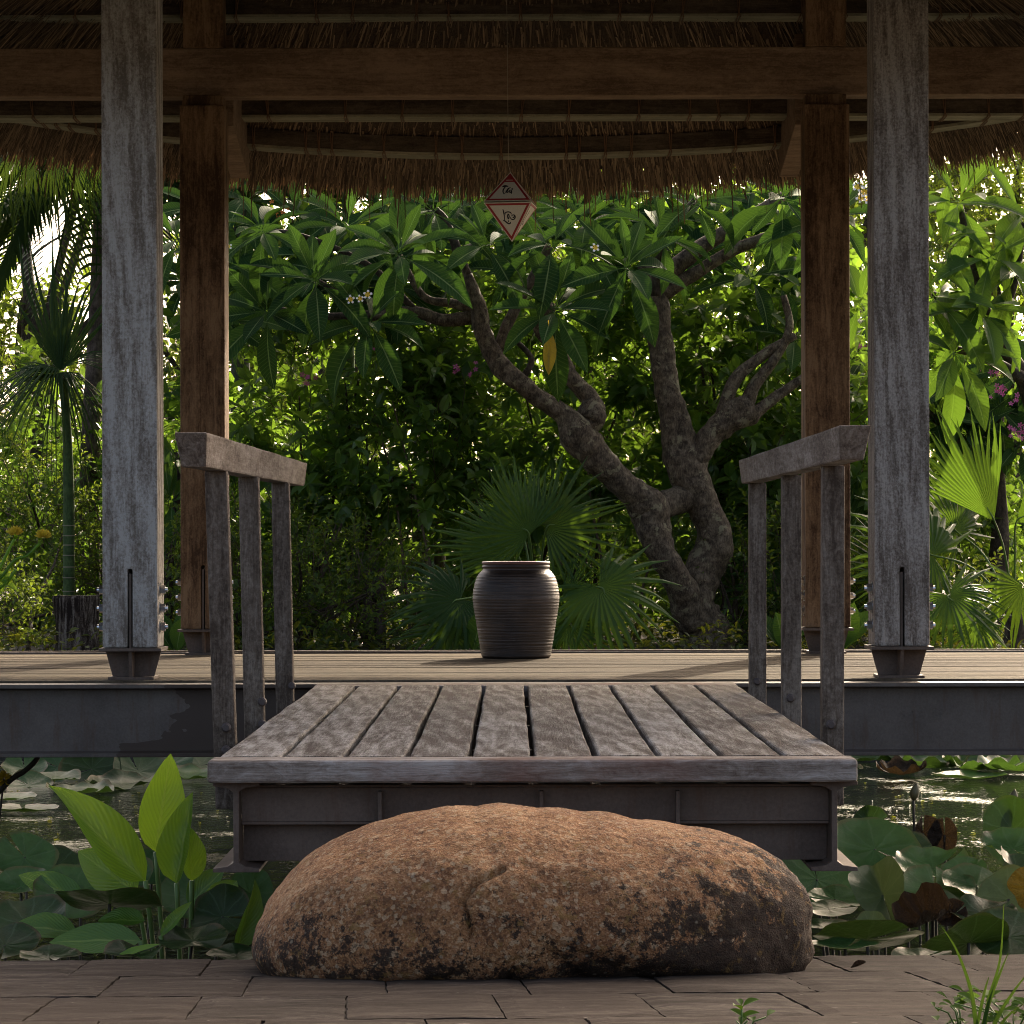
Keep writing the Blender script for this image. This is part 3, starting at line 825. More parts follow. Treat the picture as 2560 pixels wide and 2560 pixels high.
for i in range(N):
    g = 0.0065
    v_, f_ = wavy_board(bx0 + i * pw + (g if i else 0), bx0 + (i + 1) * pw - (g if i < N - 1 else 0), BY0 + 0.128, BY1 - 0.205, 0.045, i * 3.7)
    o = mobj('plank', v_, f_, M['bridge_plank'], br, False)
b = MB().box(bx0 - 0.014, bx1 + 0.012, BY0, BY0 + 0.122, bz(BY0) - 0.052, bz(BY0) + 0.001)
b.build('front_crossboard', M['bridge_cross'], br, 0.011, segs=3)
MB().box(bx0 - 0.004, bx1 + 0.004, BY1 - 0.20, BY1, bz(BY1) - 0.045, bz(BY1) - 0.002).build('back_crossboard', M['bridge_cross'], br, 0.005)
def ibeam_x(xc, z0, z1, w=0.054, tf=0.011, tw=0.0065):
    return [(xc - w, z0), (xc + w, z0), (xc + w, z0 + tf * .8), (xc + .02, z0 + tf * 1.25), (xc + tw, z0 + tf + .012), (xc + tw, z1 - tf - .012), (xc + .02, z1 - tf * 1.25), (xc + w, z1 - tf * .8), (xc + w, z1), (xc - w, z1),
            (xc - w, z1 - tf * .8), (xc - .02, z1 - tf * 1.25), (xc - tw, z1 - tf - .012), (xc - tw, z0 + tf + .012), (xc - .02, z0 + tf * 1.25), (xc - w, z0 + tf * .8)]
for xc in (-0.640, 0.745):
    MB().prism(ibeam_x(xc, 0.305, 0.5135), BY0 + 0.05, 10.53, 'y').build('steel_girder', M['steel_rust'], br, 0.0015)
cm = MB()
cm.box(-0.632, 0.737, 6.90, 6.908, 0.418, 0.497); cm.box(-0.632, 0.737, 6.90, 6.96, 0.4975, 0.503); cm.box(-0.632, 0.737, 6.90, 6.96, 0.411, 0.4175)
cb = cm.build('cross_channel', M['steel_rust'], br, 0.001)
MB().box(-0.632, 0.737, 6.945, 6.953, 0.322, 0.4105).build('lower_cross_channel', M['steel_rust'], br, 0.001)
for px in (949, 1352, 1692):
    x = (px - 1280) / F * 6.89
    MB().box(x - .0045, x + .0045, 6.868, 6.8995, 0.405, 0.490).build('stiffener', M['steel_rust'], cb, 0.001)
for y in (7.9, 9.0, 10.1):
    MB().box(-0.632, 0.737, y, y + .05, 0.44, 0.515).build('cross_joist', M['steel_rust'], br)
for x in (-0.35, 0.45):
    MB().box(x - .06, x + .06, 6.98, 7.10, -0.8, 0.32).build('support_pier', M['bank'], br)
def handrail(side, xin, yf, yb, zf, zb_, bals):
    s_ = side
    def sec(y, z, cut):   # tapered section: wide top, narrower bottom
        a, bb = xin, xin + s_ * 0.077
        return [(a + s_ * 0.008, y + cut, z - 0.080), (bb - s_ * 0.012, y + cut, z - 0.080), (bb, y, z), (a, y, z)]
    b = MB()
    n = 24
    V, Fc = [], []
    for j in range(n + 1):
        t_ = j / n
        y = yf + (yb - yf) * t_; z = zf + (zb_ - zf) * t_
        cut = 0.055 if j == 0 else (-0.03 if j == n else 0.0)
        V += sec(y, z + 0.0005 * math.sin(j * 1.1 + s_), cut)
    for j in range(n):
        for k in range(4): Fc.append((j * 4 + k, j * 4 + (k + 1) % 4, (j + 1) * 4 + (k + 1) % 4, (j + 1) * 4 + k))
    Fc += [(0, 1, 2, 3), (n * 4 + 3, n * 4 + 2, n * 4 + 1, n * 4)]
    b.add(V, Fc)
    rail = b.build('handrail', M['rail'], br, 0.005)
    for (y, xt, xb, bolts) in bals:    # inner faces at top and bottom
        t_ = (y - yf) / (yb - yf)
        zt = zf + (zb_ - zf) * t_ - 0.0785
        z0 = 0.40
        w = 0.056
        def q(x, z): return [(x, y, z), (x + s_ * w, y, z), (x + s_ * w, y + w, z), (x, y + w, z)]
        bl = MB().hull8(q(xb, z0), q(xt, zt)).build('baluster', M['baluster'], rail, 0.006)
        for (px, py) in bolts:
            c = P(px, py, y)
            k = MB()
            k.tube([(c.x, y + .002, c.z), (c.x, y - .006, c.z), (c.x, y - .012, c.z)], [0.0125, 0.0125, 0.008], 12)
            k.build('bolt', M['bolt_dark'], rail, 0)
    return rail
handrail(-1, -0.706, 6.86, 10.22, 1.325, 1.352, ((7.43, -0.716, -0.690, ((565, 1817), (564, 1874))), (8.27, -0.709, -0.690, ((655, 1753), (655, 1809))), (9.37, -0.706, -0.690, ((729, 1713),))))
handrail(1, 0.762, 6.90, 9.95, 1.339, 1.350, ((7.50, 0.788, 0.784, ((2076, 1813),)), (8.60, 0.786, 0.784, ((1975, 1747),)), (9.78, 0.785, 0.784, ((1892, 1705),))))

# ------------------------------------------------------------------ boulder used as a step
sil = [(628, 2372), (640, 2320), (665, 2265), (700, 2213), (752, 2155), (845, 2100), (950, 2060), (1060, 2037), (1190, 2028), (1300, 2024), (1345, 2031), (1460, 2042), (1590, 2056), (1722, 2074), (1850, 2105), (1925, 2142), (1985, 2200), (2014, 2252), (2024, 2330), (2021, 2390),
       (1988, 2432), (1850, 2446), (1700, 2440), (1500, 2438), (1250, 2446), (1000, 2455), (850, 2462), (700, 2448), (650, 2410)]
BD = 6.10
cx_, cy_ = 1310, 2265
ang = np.array([math.atan2(-(y - cy_), x - cx_) for x, y in sil]); rad = np.array([math.hypot(x - cx_, y - cy_) for x, y in sil])
od = np.argsort(ang); ang, rad = ang[od], rad[od]
ang = np.concatenate([ang - 2 * math.pi, ang, ang + 2 * math.pi]); rad = np.concatenate([rad] * 3)
nu, nv = 420, 170
th = np.linspace(-math.pi, math.pi, nu, endpoint=False)
rs = np.interp(th, ang, rad)
for _ in range(2): rs = (np.roll(rs, 1) + 2 * rs + np.roll(rs, -1)) / 4
w_ = np.linspace(-1, 1, nv)
w_ = np.sign(w_) * np.abs(w_) ** 0.8
e = 2.35
sv = np.sin(w_ * math.pi / 2); cv = np.cos(w_ * math.pi / 2)
depth = np.sign(sv) * np.abs(sv) ** (2 / e); radf = np.abs(cv) ** (2 / e)
c0 = P(cx_, cy_, BD)
X = c0.x + np.outer(radf, rs * np.cos(th)) * BD / F
Z = c0.z + np.outer(radf, rs * np.sin(th)) * BD / F
Y = BD + depth[:, None] * (0.37 - 0.05 * np.cos(th)[None, :] * radf[:, None]) + 0.16 * (Z - c0.z)
Pn = np.stack([X, Y, Z], -1)
dirs = Pn - np.array([c0.x, BD, c0.z - 0.02]); dirs /= np.linalg.norm(dirs, axis=-1, keepdims=True)
side_r = np.clip((X - 0.30) / 0.25, 0, 1)
amp = 0.007 * fbm(Pn * 3.6, 2, 5) + 0.0035 * fbm(Pn * 17, 3, 9) + (0.0016 + 0.002 * side_r) * fbm(Pn * 70, 2, 4)
amp += side_r * 0.010 * fbm(Pn * 9, 3, 31)
amp *= np.clip(radf * 3, 0.25, 1)[:, None]
# the crack on the front
ck = np.array([P(1255, 2170, 5.8)[:], P(1185, 2208, 5.76)[:], P(1150, 2255, 5.75)[:], P(1165, 2290, 5.74)[:], P(1172, 2345, 5.74)[:]])[:, [0, 2]]
dmin = np.full(X.shape, 9.0)
for a_, b_ in zip(ck[:-1], ck[1:]):
    ab = b_ - a_; tt = np.clip(((X - a_[0]) * ab[0] + (Z - a_[1]) * ab[1]) / (ab @ ab), 0, 1)
    dmin = np.minimum(dmin, np.hypot(X - a_[0] - ab[0] * tt, Z - a_[1] - ab[1] * tt))
amp -= np.where((Y < BD), 0.016 * np.exp(-(dmin / 0.005) ** 2), 0)
Pn = Pn + dirs * amp[..., None]
V = Pn.reshape(-1, 3)
ii, jj = np.meshgrid(np.arange(nv - 1), np.arange(nu), indexing='ij')
j2 = (jj + 1) % nu
Fc = np.stack([ii * nu + jj, ii * nu + j2, (ii + 1) * nu + j2, (ii + 1) * nu + jj], -1).reshape(-1, 4)
t = NT('boulder_stone'); co = t.coord()
n1 = t.noise(co, 7, 5, 0.6); n2 = t.noise(co, 90, 5, 0.75); n3 = t.noise(co, 26, 4, 0.65); n4 = t.noise(co, 260, 3, 0.7)
f = t.math('ADD', t.math('MULTIPLY', n1, 0.35), t.math('ADD', t.math('MULTIPLY', n2, 0.4), t.math('MULTIPLY', n4, 0.25)))
c = t.ramp(f, [(0.39, (0.095, 0.045, 0.018)), (0.46, (0.275, 0.114, 0.042)), (0.53, (0.47, 0.222, 0.088)), (0.62, (0.70, 0.45, 0.235))])
c = t.mix(t.ramp(n3, [(0.48, 0.0), (0.66, 0.5)]), c, (0.22, 0.085, 0.042))
def grains(scale):
    vg = t.n('TexVoronoi', Vector=co, Scale=scale)
    sp = t.n('SeparateColor'); t.set(sp.inputs[0], vg.outputs['Color'])
    return sp.outputs[0], vg.outputs['Distance']
g1, gd1 = grains(270.0); g2, gd2 = grains(120.0)
c = t.mix(0.30, c, t.ramp(g1, [(0.0, (0.05, 0.022, 0.010)), (0.35, (0.24, 0.115, 0.045)), (0.75, (0.44, 0.25, 0.11)), (1.0, (0.70, 0.52, 0.32))]))
c = t.mix(t.math('MULTIPLY', t.ramp(g2, [(0.86, 0.0), (0.90, 1.0)]), 0.5), c, (0.60, 0.44, 0.26))
c = t.mix(t.math('MULTIPLY', t.ramp(g2, [(0.10, 1.0), (0.13, 0.0)]), 0.5), c, (0.07, 0.03, 0.014))
s = t.n('SeparateXYZ'); t.set(s.inputs[0], co)
# black lichen: ragged specks and crusts at the foot, climbing on the right flank
h = t.math('SUBTRACT', s.outputs[2], 0.215)
h = t.math('SUBTRACT', h, t.math('MULTIPLY', t.math('SMOOTH_MAX', t.math('SUBTRACT', s.outputs[0], 0.16), 0.0), 0.50))
h = t.math('ADD', h, t.math('MULTIPLY', t.math('SUBTRACT', t.noise(co, 5, 4, 0.6), 0.5), 0.30))
h = t.math('ADD', h, t.math('MULTIPLY', t.math('SUBTRACT', t.noise(co, 20, 5, 0.8), 0.5), 0.75))
h = t.math('ADD', h, t.math('MULTIPLY', t.math('SUBTRACT', t.noise(co, 110, 4, 0.8), 0.5), 0.45))
lich = t.ramp(h, [(0.0, 1.0), (0.06, 0.0)])
c = t.mix(t.math('MULTIPLY', lich, 0.9), c, (0.018, 0.012, 0.008))
ochre = t.ramp(t.noise(co, 33, 4, 0.7), [(0.58, 0.0), (0.66, 1.0)])
c = t.mix(t.math('MULTIPLY', ochre, 0.55), c, (0.30, 0.17, 0.045))
vor = t.n('TexVoronoi', Vector=co, Scale=70.0)
peb = t.math('MULTIPLY', t.ramp(vor.outputs['Distance'], [(0.18, 1.0), (0.34, 0.0)]), t.math('GREATER_THAN', t.noise(t.n('TexVoronoi', Vector=co, Scale=70.0).outputs['Position'], 60, 0), 0.66))
c = t.mix(t.math('MULTIPLY', peb, 0.5), c, (0.50, 0.40, 0.27))
nm = t.bump(f, 1.0, 0.018, t.bump(gd1, 0.5, 0.006, t.bump(peb, 0.5, 0.01)))
M['boulder'] = t.done(t.bsdf(c, 0.82, nm, spec=0.3))
boulder = mobj('boulder', V, Fc, M['boulder'], None, True)
tag(boulder, 'large rounded brown boulder with black lichen, lying before the footbridge as a step', 'boulder')
M['blue_paint'] = simple('blue_paint_scuff', (0.22, 0.42, 0.52), 0.6)

# ------------------------------------------------------------------ clay jar
JX, JY = 0.017, 12.86
k_ = 0.000797
prof = [(0, 0.0), (182, 0), (190, 10), (192, 30), (205, 110), (218, 200), (230, 270), (235.5, 320), (233, 360), (225, 400), (212, 440), (196, 463), (186, 472), (181, 478), (179, 486), (184, 490), (186, 496), (181, 501), (180, 505), (184, 509), (186, 515), (182, 523), (170, 524), (160, 518), (158, 500), (170, 460), (200, 380), (205, 250), (170, 20), (0, 14)]
fine = []
for (a, b_) in zip(prof[:-1], prof[1:]):
    n = max(1, int(math.hypot(b_[0] - a[0], b_[1] - a[1]) / 5))
    for j in range(n): fine.append((a[0] + (b_[0] - a[0]) * j / n, a[1] + (b_[1] - a[1]) * j / n))
fine.append(prof[-1])
seg = 72
V, Fc = [], []
for i, (r_, z_) in enumerate(fine):
    r_ = r_ + (0.9 * math.sin(z_ * 0.42) + 0.6 * math.sin(z_ * 0.93 + 1)) * (1 if 40 < z_ < 460 and r_ > 100 else 0)
    for k in range(seg):
        a = 2 * math.pi * k / seg
        wob = 1 + 0.006 * math.sin(2 * a + z_ * .004)
        V.append((JX + r_ * k_ * wob * math.cos(a), JY + r_ * k_ * wob * math.sin(a), DZ + 0.0015 + z_ * k_))
for i in range(len(fine) - 1):
    for k in range(seg):
        Fc.append((i * seg + k, i * seg + (k + 1) % seg, (i + 1) * seg + (k + 1) % seg, (i + 1) * seg + k))
t = NT('glazed_brown_clay'); co = t.coord()
n1 = t.noise(t.map(co, (0.25, 0.25, 9)), 12, 4, 0.6); n2 = t.noise(co, 9, 5, 0.6); n3 = t.noise(t.map(co, (0.5, 0.5, 6)), 90, 3, 0.7)
f = t.math('ADD', t.math('MULTIPLY', n1, 0.6), t.math('MULTIPLY', n2, 0.4))
c = t.ramp(f, [(0.40, (0.012, 0.008, 0.006)), (0.50, (0.026, 0.017, 0.012)), (0.62, (0.062, 0.043, 0.032))])
c = t.mix(t.ramp(n3, [(0.66, 0.0), (0.76, 0.6)]), c, (0.16, 0.14, 0.125))
M['clay'] = t.done(t.bsdf(c, 0.42, t.bump(t.math('ADD', n1, t.math('MULTIPLY', n3, 0.3)), 0.5, 0.006), spec=0.5))
M['clay_rim'] = simple('jar_rim_clay', (0.13, 0.06, 0.045), 0.5)
iz = [i for i, (r_, z_) in enumerate(fine[:-1]) if 508 <= z_ and r_ > 150]
mi = [1 if (f // seg) in set(iz) else 0 for f in range(len(Fc))]
jar = mobj('clay_jar', V, Fc, [M['clay'], M['clay_rim']], None, True, mi=mi)
tag(jar, 'round dark brown glazed clay jar standing on the pavilion deck', 'jar')

# ------------------------------------------------------------------ hanging diamond-shaped paper ornament
ox, oy = -0.003, 12.05
zt, zm, zb = P(0, 430, oy).z, P(0, 511, oy).z, P(0, 605, oy).z
orn = thing('hanging_ornament', (ox, oy, zb), 'cream diamond-shaped paper ornament with red borders and brush lettering, hanging on a string', 'ornament')
hw = 0.0975
rot = R(-7)
def rp(x, y, z): return Vector((ox + x * math.cos(rot) - y * math.sin(rot), oy + x * math.sin(rot) + y * math.cos(rot), z))
cor = [rp(-hw, -hw, zm), rp(hw, -hw, zm), rp(hw, hw, zm), rp(-hw, hw, zm)]
top, bot = Vector((ox, oy, zt)), Vector((ox + 0.006, oy, zb))
t = NT('cream_paper'); co = t.coord()
M['paper'] = t.done(t.bsdf(t.ramp(t.noise(co, 300, 3, 0.7), [(0.3, (0.58, 0.53, 0.40)), (0.7, (0.70, 0.64, 0.50))]), 0.85))
M['red'] = simple('red_border', (0.30, 0.02, 0.018), 0.6)
M['ink'] = simple('black_ink', (0.012, 0.010, 0.010), 0.5)
faces_ = []
b = MB()
g_ = 0.003
upc = [c + Vector((0, 0, g_)) for c in cor]; loc_ = [c - Vector((0, 0, g_)) for c in cor]
b.add([top] + upc, [(0, 1, 2), (0, 2, 3), (0, 3, 4), (0, 4, 1), (4, 3, 2, 1)])
b.build('upper_pyramid', M['paper'], orn)
b = MB(); b.add([bot] + loc_, [(0, 2, 1), (0, 3, 2), (0, 4, 3), (0, 1, 4), (1, 2, 3, 4)])
b.build('lower_pyramid', M['paper'], orn)
fr_ = MB()
ctr = Vector((ox, oy, zm))
def face_frame(A, B, T_):
    n = (B - A).cross(T_ - A).normalized()
    if n.dot((A + B + T_) / 3 - ctr) < 0: n = -n
    return n
for tri in [(upc[i], upc[(i + 1) % 4], top) for i in range(4)] + [(loc_[i], loc_[(i + 1) % 4], bot) for i in range(4)]:
    n = face_frame(*tri)
    g = (tri[0] + tri[1] + tri[2]) / 3
    # inset triangles: outer and inner edge of the red band
    def inset(d):
        out = []
        for k in range(3):
            A, Bp, C = tri[k], tri[(k + 1) % 3], tri[(k - 1) % 3]
            e1, e2 = (Bp - A).normalized(), (C - A).normalized()
            bis = (e1 + e2).normalized(); s_ = math.sqrt(max(1e-6, (1 - e1.dot(e2)) / 2))
            out.append(A + bis * d / s_)
        return out
    o1, i1 = inset(0.004), inset(0.0125)
    for k in range(3):
        k2 = (k + 1) % 3
        lo = [p + n * 0.0002 for p in (o1[k], o1[k2], i1[k2], i1[k])]; hi = [p + n * 0.0009 for p in (o1[k], o1[k2], i1[k2], i1[k])]
        fr_.hull8(lo, hi)
    if tri[2] is top:      # the red cap under the apex
        A, Bp, C = i1[0], i1[1], i1[2]
        a1, b1 = C + (A - C) * 0.16, C + (Bp - C) * 0.16; a2, b2 = C + (A - C) * 0.26, C + (Bp - C) * 0.26
        for q in ((C, a1, b1, C + (b1 - C) * .01), (a1 + (a2 - a1) * .35, a2, b2, b1 + (b2 - b1) * .35)):
            fr_.hull8([p + n * .0002 for p in q], [p + n * .001 for p in q])
fr_.build('red_border', M['red'], orn)
def letter(polys, tri, ref, name, w):
    A, Bp, T_ = tri
    n = face_frame(*tri)
    (ax, ay), (bx, by), (tx, ty) = ref
    Mi = np.linalg.inv(np.array([[bx - ax, tx - ax], [by - ay, ty - ay]], float))
    b = MB()
    for pl in polys:
        pts = spline([(x, y, ww * 1.35) for x, y, ww in pl], 5)
        ring_ = []
        for i, (x, y, ww) in enumerate(pts):
            a_ = pts[max(i - 1, 0)]; c_ = pts[min(i + 1, len(pts) - 1)]
            dx, dy = c_[0] - a_[0], c_[1] - a_[1]; L = math.hypot(dx, dy) or 1
            for s_ in (-1, 1):
                q = Mi @ np.array([x - s_ * dy / L * ww / 2 - ax, y + s_ * dx / L * ww / 2 - ay])
                ring_.append(A + (Bp - A) * q[0] + (T_ - A) * q[1])
        lo = [p + n * 0.0003 for p in ring_]; hi = [p + n * 0.0008 for p in ring_]
        nn = len(lo)
        V = lo + hi; Fc = []
        for i in range(0, nn - 2, 2):
            Fc += [(nn + i, nn + i + 1, nn + i + 3, nn + i + 2), (i, i + 2, nn + i + 2, nn + i), (i + 1, nn + i + 1, nn + i + 3, i + 3)]
        b.add(V, Fc)
    return b.build(name, M['ink'], orn)
refU = ((410, 850), (1175, 822), (820, 320)); refL = ((410, 868), (1175, 845), (855, 1450))
letter([[(700, 590, 10), (730, 577, 22), (765, 574, 20), (797, 582, 8)], [(748, 590, 10), (722, 630, 14), (714, 670, 14), (726, 705, 12), (752, 716, 6)],
        [(752, 695, 6), (775, 655, 12), (800, 618, 16), (822, 606, 8)], [(800, 622, 10), (784, 660, 12), (776, 690, 12), (796, 680, 8), (830, 640, 10)], [(832, 640, 8), (822, 672, 12), (830, 690, 10), (852, 668, 8)],
        [(852, 645, 10), (852, 680, 14), (849, 716, 5)], [(848, 632, 14), (862, 625, 20), (874, 624, 8)], [(812, 612, 6), (826, 600, 12), (832, 596, 5)]],
       (upc[0], upc[1], top), refU, 'lettering', 12)
letter([[(716, 958, 8), (728, 1000, 16), (738, 1060, 12), (740, 1110, 10), (738, 1130, 8)], [(718, 1128, 8), (745, 1134, 14), (780, 1160, 16), (812, 1174, 14), (836, 1162, 12), (828, 1146, 6)],
        [(756, 1036, 8), (752, 1016, 10), (778, 1001, 12), (812, 998, 12), (842, 1010, 12), (852, 1034, 8)], [(803, 1024, 14), (790, 1060, 14), (802, 1100, 12), (816, 1066, 12), (806, 1026, 12)],
        [(870, 1072, 8), (884, 1080, 14), (898, 1064, 8), (896, 1046, 8)], [(852, 1060, 8), (874, 1042, 10), (902, 1048, 14), (912, 1076, 14), (892, 1106, 12), (858, 1108, 12), (836, 1088, 8), (838, 1070, 6)], [(796, 1134, 10), (804, 1136, 18), (812, 1138, 8)]],
       (loc_[0], loc_[1], bot), refL, 'lettering', 12)
letter([[(716, 958, 8), (728, 1000, 16), (738, 1060, 12), (740, 1110, 10), (738, 1130, 8)], [(718, 1128, 8), (745, 1134, 14), (780, 1160, 16), (812, 1174, 14), (836, 1162, 12), (828, 1146, 6)]],
       (loc_[1], loc_[2], bot), refL, 'lettering', 12)
MB().tube([top, Vector((ox - .008, oy, zt + 0.03)), Vector((ox - 0.02, oy, 4.15))], 0.0011, 5).build('string', simple('string', (0.32, 0.28, 0.2), 0.8), orn)
# ------------------------------------------------------------------ plant kit
P_near = P
K = 1.22                                  # the garden stands this much farther off than first paced out
def P(px, py, d): return P_near(px, py, d * K)
def far_ells(ells): return [(e[0] * K, e[1] * K, CZ + (e[2] - CZ) * K, e[3] * K, e[4] * K, e[5] * K, e[6]) for e in ells]
def norm(a): return a / np.maximum(np.linalg.norm(a, axis=-1, keepdims=True), 1e-9)
LT_V = np.array([(0, 0, 0), (.28, .46, .10), (.28, 0, .0), (.28, -.46, .10), (.68, .40, .06), (.68, 0, -.05), (.68, -.40, .06), (1, 0, -.16)], float)
LT_F = [(0, 2, 1), (0, 3, 2), (1, 2, 5, 4), (2, 3, 6, 5), (4, 5, 7), (5, 6, 7)]
def leaf_cloud(pos, T, Nn, L, W):
    """pos,T,Nn: (n,3); one folded leaf each"""
    T = norm(T); B = norm(np.cross(Nn, T)); Nn = np.cross(T, B)
    n = len(pos)
    V = pos[:, None, :] + LT_V[None, :, 0:1] * (T * L[:, None])[:, None, :] + LT_V[None, :, 1:2] * (B * W[:, None])[:, None, :] + LT_V[None, :, 2:3] * (Nn * L[:, None])[:, None, :]
    V = V.reshape(-1, 3)
    faces = []
    base = np.arange(n) * 8
    for f in LT_F: faces.append(base[:, None] + np.array(f))
    out = []
    for f in faces: out += f.tolist()
    return V, out
def rand_dir(n, r=None):
    r = r or rng
    v = r.normal(size=(n, 3)); return norm(v)
def twigs_in(ells, per_leaf, L, Wr, len_t=(0.18, 0.38), shell=0.5, updir=0.35, spread=0.9):
    """leafy twigs filling ellipsoids [(cx,cy,cz,rx,ry,rz,n)]; returns leaves and twig sticks"""
    Vs, Fs, off = [], [], 0
    TV, TF, toff = [], [], 0
    for (cx, cy, cz, rx, ry, rz, n) in ells:
        u = rand_dir(n) * (rng.uniform(shell ** 3, 1, n) ** (1 / 3))[:, None]
        c = np.array((cx, cy, cz)); r = np.array((rx, ry, rz))
        base = c + u * r
        base = base[base[:, 2] > GZ + 0.05]
        n = len(base)
        out = norm((base - c) / r ** 2 * r.mean() ** 2)
        D = norm(out * 0.7 + rand_dir(n) * spread * 0.7 + np.array((0, 0, updir)))
        tl = rng.uniform(*len_t, n)
        m = per_leaf
        s = (np.arange(m) + 0.5) / m
        pos = base[:, None, :] + D[:, None, :] * (tl[:, None] * s[None, :])[..., None]
        az = rng.uniform(0, 6.28, n)[:, None] + np.arange(m)[None, :] * 2.4 + rng.normal(0, .3, (n, m))
        a = norm(np.cross(D, rand_dir(n))); b = np.cross(D, a)
        side = a[:, None, :] * np.cos(az)[..., None] + b[:, None, :] * np.sin(az)[..., None]
        T = side * 0.9 + D[:, None, :] * (0.35 + 0.6 * s)[None, :, None] + np.array((0, 0, -0.12))
        T = T.reshape(-1, 3); pos = pos.reshape(-1, 3)
        Nn = norm(np.array((0, 0, 1.0)) + rand_dir(len(T)) * 0.75 + np.repeat(D, m, 0) * .3)
        LL = L * rng.uniform(0.6, 1.2, len(T)) ; WW = LL * Wr * rng.uniform(.85, 1.15, len(T))
        v, f = leaf_cloud(pos, T, Nn, LL, WW)
        Vs.append(v); Fs += [[i + off for i in q] for q in f]; off += len(v)
        # sticks: 3-sided
        tip = base + D * tl[:, None]
        root = base - D * tl[:, None] * 0.6 + np.array((0, 0, -.04))
        for k in range(3):
            ang = 2.094 * k
            o = (a * math.cos(ang) + b * math.sin(ang))
            TV.append(root + o * 0.0032); TV.append(tip + o * 0.0014)
        # order: k-major; build faces
        cnt = n
        for k in range(3):
            k2 = (k + 1) % 3
            f0 = toff + (2 * k) * cnt + np.arange(cnt); f1 = toff + (2 * k + 1) * cnt + np.arange(cnt)
            g0 = toff + (2 * k2) * cnt + np.arange(cnt); g1 = toff + (2 * k2 + 1) * cnt + np.arange(cnt)
            TF += np.stack([f0, g0, g1, f1], 1).tolist()
        toff += 6 * cnt
    return np.concatenate(Vs), Fs, np.concatenate(TV), TF
def limb(name, parent, mat, pts, lump=0.05, seg=10, n=5, seed=0):
    """pts: (x,y,z,r) knots"""
    q = spline(pts, n)
    v, f = tube_geo([Vector(p[:3]) for p in q], [max(p[3], 0.001) for p in q], seg, lump=lump, seed=seed)
    return mobj(name, v, f, mat, parent, True)
def pxl(lst, d, dd=None):
    """knots (px,py,r_px[,d]) -> (x,y,z,r)"""
    out = []
    for k in lst:
        dk = k[3] if len(k) > 3 else d
        p = P(k[0], k[1], dk); out.append((p.x, p.y, p.z, k[2] / F * dk * K))
    return out
def bush(name, label, ells, mat, L, Wr, per=11, cat='bush', stems=7, show=0, **kw):
    ells = far_ells(ells); L = L * K
    b0 = ells[0]
    root = thing(name, (b0[0], b0[1], GZ), label, cat)
    v, f, tv, tf = twigs_in(ells, per, L, Wr, **kw)
    tag(mobj('foliage', v, f, mat, root), kind='stuff')
    tag(mobj('twigs', tv, tf, M['twig'], root), kind='stuff')
    for k in range(stems):
        e = ells[k % len(ells)]
        x0, y0 = b0[0] + random.uniform(-.35, .35), b0[1] + random.uniform(-.15, .25)
        x1, y1, z1 = e[0] + random.uniform(-.5, .5) * e[3], e[1] + random.uniform(-.5, .3) * e[4], e[2] + random.uniform(-.1, .6) * e[5]
        limb('stem', root, M['dark_bark'], [(x0, y0, GZ - .03, .018), (x0 * .7 + x1 * .3 + random.uniform(-.1, .1), y0 * .7 + y1 * .3, GZ + (z1 - GZ) * .35, .014), (x0 * .3 + x1 * .7, y0 * .3 + y1 * .7 + random.uniform(-.1, .1), GZ + (z1 - GZ) * .7, .010), (x1, y1, z1, .005)], 0.1, 7, 5, k)
    for k in range(show):                      # thin bare stems arching out in front of the leaves
        e = ells[k % len(ells)]
        x0 = e[0] + random.uniform(-.5, .5) * e[3]; y0 = e[1] - e[4] * random.uniform(.7, 1.15)
        dx = random.uniform(-.45, .45); h = random.uniform(.7, 1.7)
        limb('stem', root, M['stem_bark'], [(x0, y0 + .1, GZ - .02, .013), (x0 + dx * .2, y0, GZ + h * .3, .011), (x0 + dx * .6 + random.uniform(-.05, .05), y0, GZ + h * .65, .008), (x0 + dx * 1.2, y0 + .1, GZ + h, .004)], 0.12, 7, 6, k)
    return root

# big leaves: one mesh per shape, shared by all leaf objects
def big_leaf(name, mat, w=0.30, curl=0.25, fold=0.22, twist=0.0, nu=9, wave=0.0, peak=0.55, pet=0.10, sharp=0.85):
    V, Fc, UV = [], [], []
    for i in range(nu + 1):
        t_ = i / nu
        if t_ < pet: ww = 0.012
        else:
            q = (t_ - pet) / (1 - pet)
            e_ = math.log(0.5) / math.log(peak)
            ww = max(w / 2 * math.sin(math.pi * min(q ** e_, 1)) ** sharp, 0.002)
        for j in range(5):
            v = (j - 2) / 2
            tw = twist * t_
            y, z = v * ww, abs(v) * ww * fold * 2
            y, z = y * math.cos(tw) - z * math.sin(tw), y * math.sin(tw) + z * math.cos(tw)
            V.append((t_ * (1 - 0.25 * curl * t_), y, z - curl * t_ * t_ * 0.55 + wave * ww * math.sin(t_ * 17 + v * 2)))
            UV.append((t_, 0.5 + v * 0.5))
    for i in range(nu):
        for j in range(4):
            a = i * 5 + j
            Fc.append((a, a + 5, a + 6, a + 1))
    return mesh_of(name, V, Fc, mat, True, UV)
def place(name, me, parent, p, D, Nn, L, W=None):
    o = obj(name, me, parent)
    D = Vector(D).normalized(); Nn = Vector(Nn)
    B = Nn.cross(D)
    if B.length < 1e-4: B = Vector((1, 0, 0)).cross(D)
    B.normalize(); N2 = D.cross(B)
    m = Matrix((D * L, B * (W or L), N2 * L)).transposed().to_4x4()
    o.matrix_basis = Matrix.Translation(p) @ m
    return o
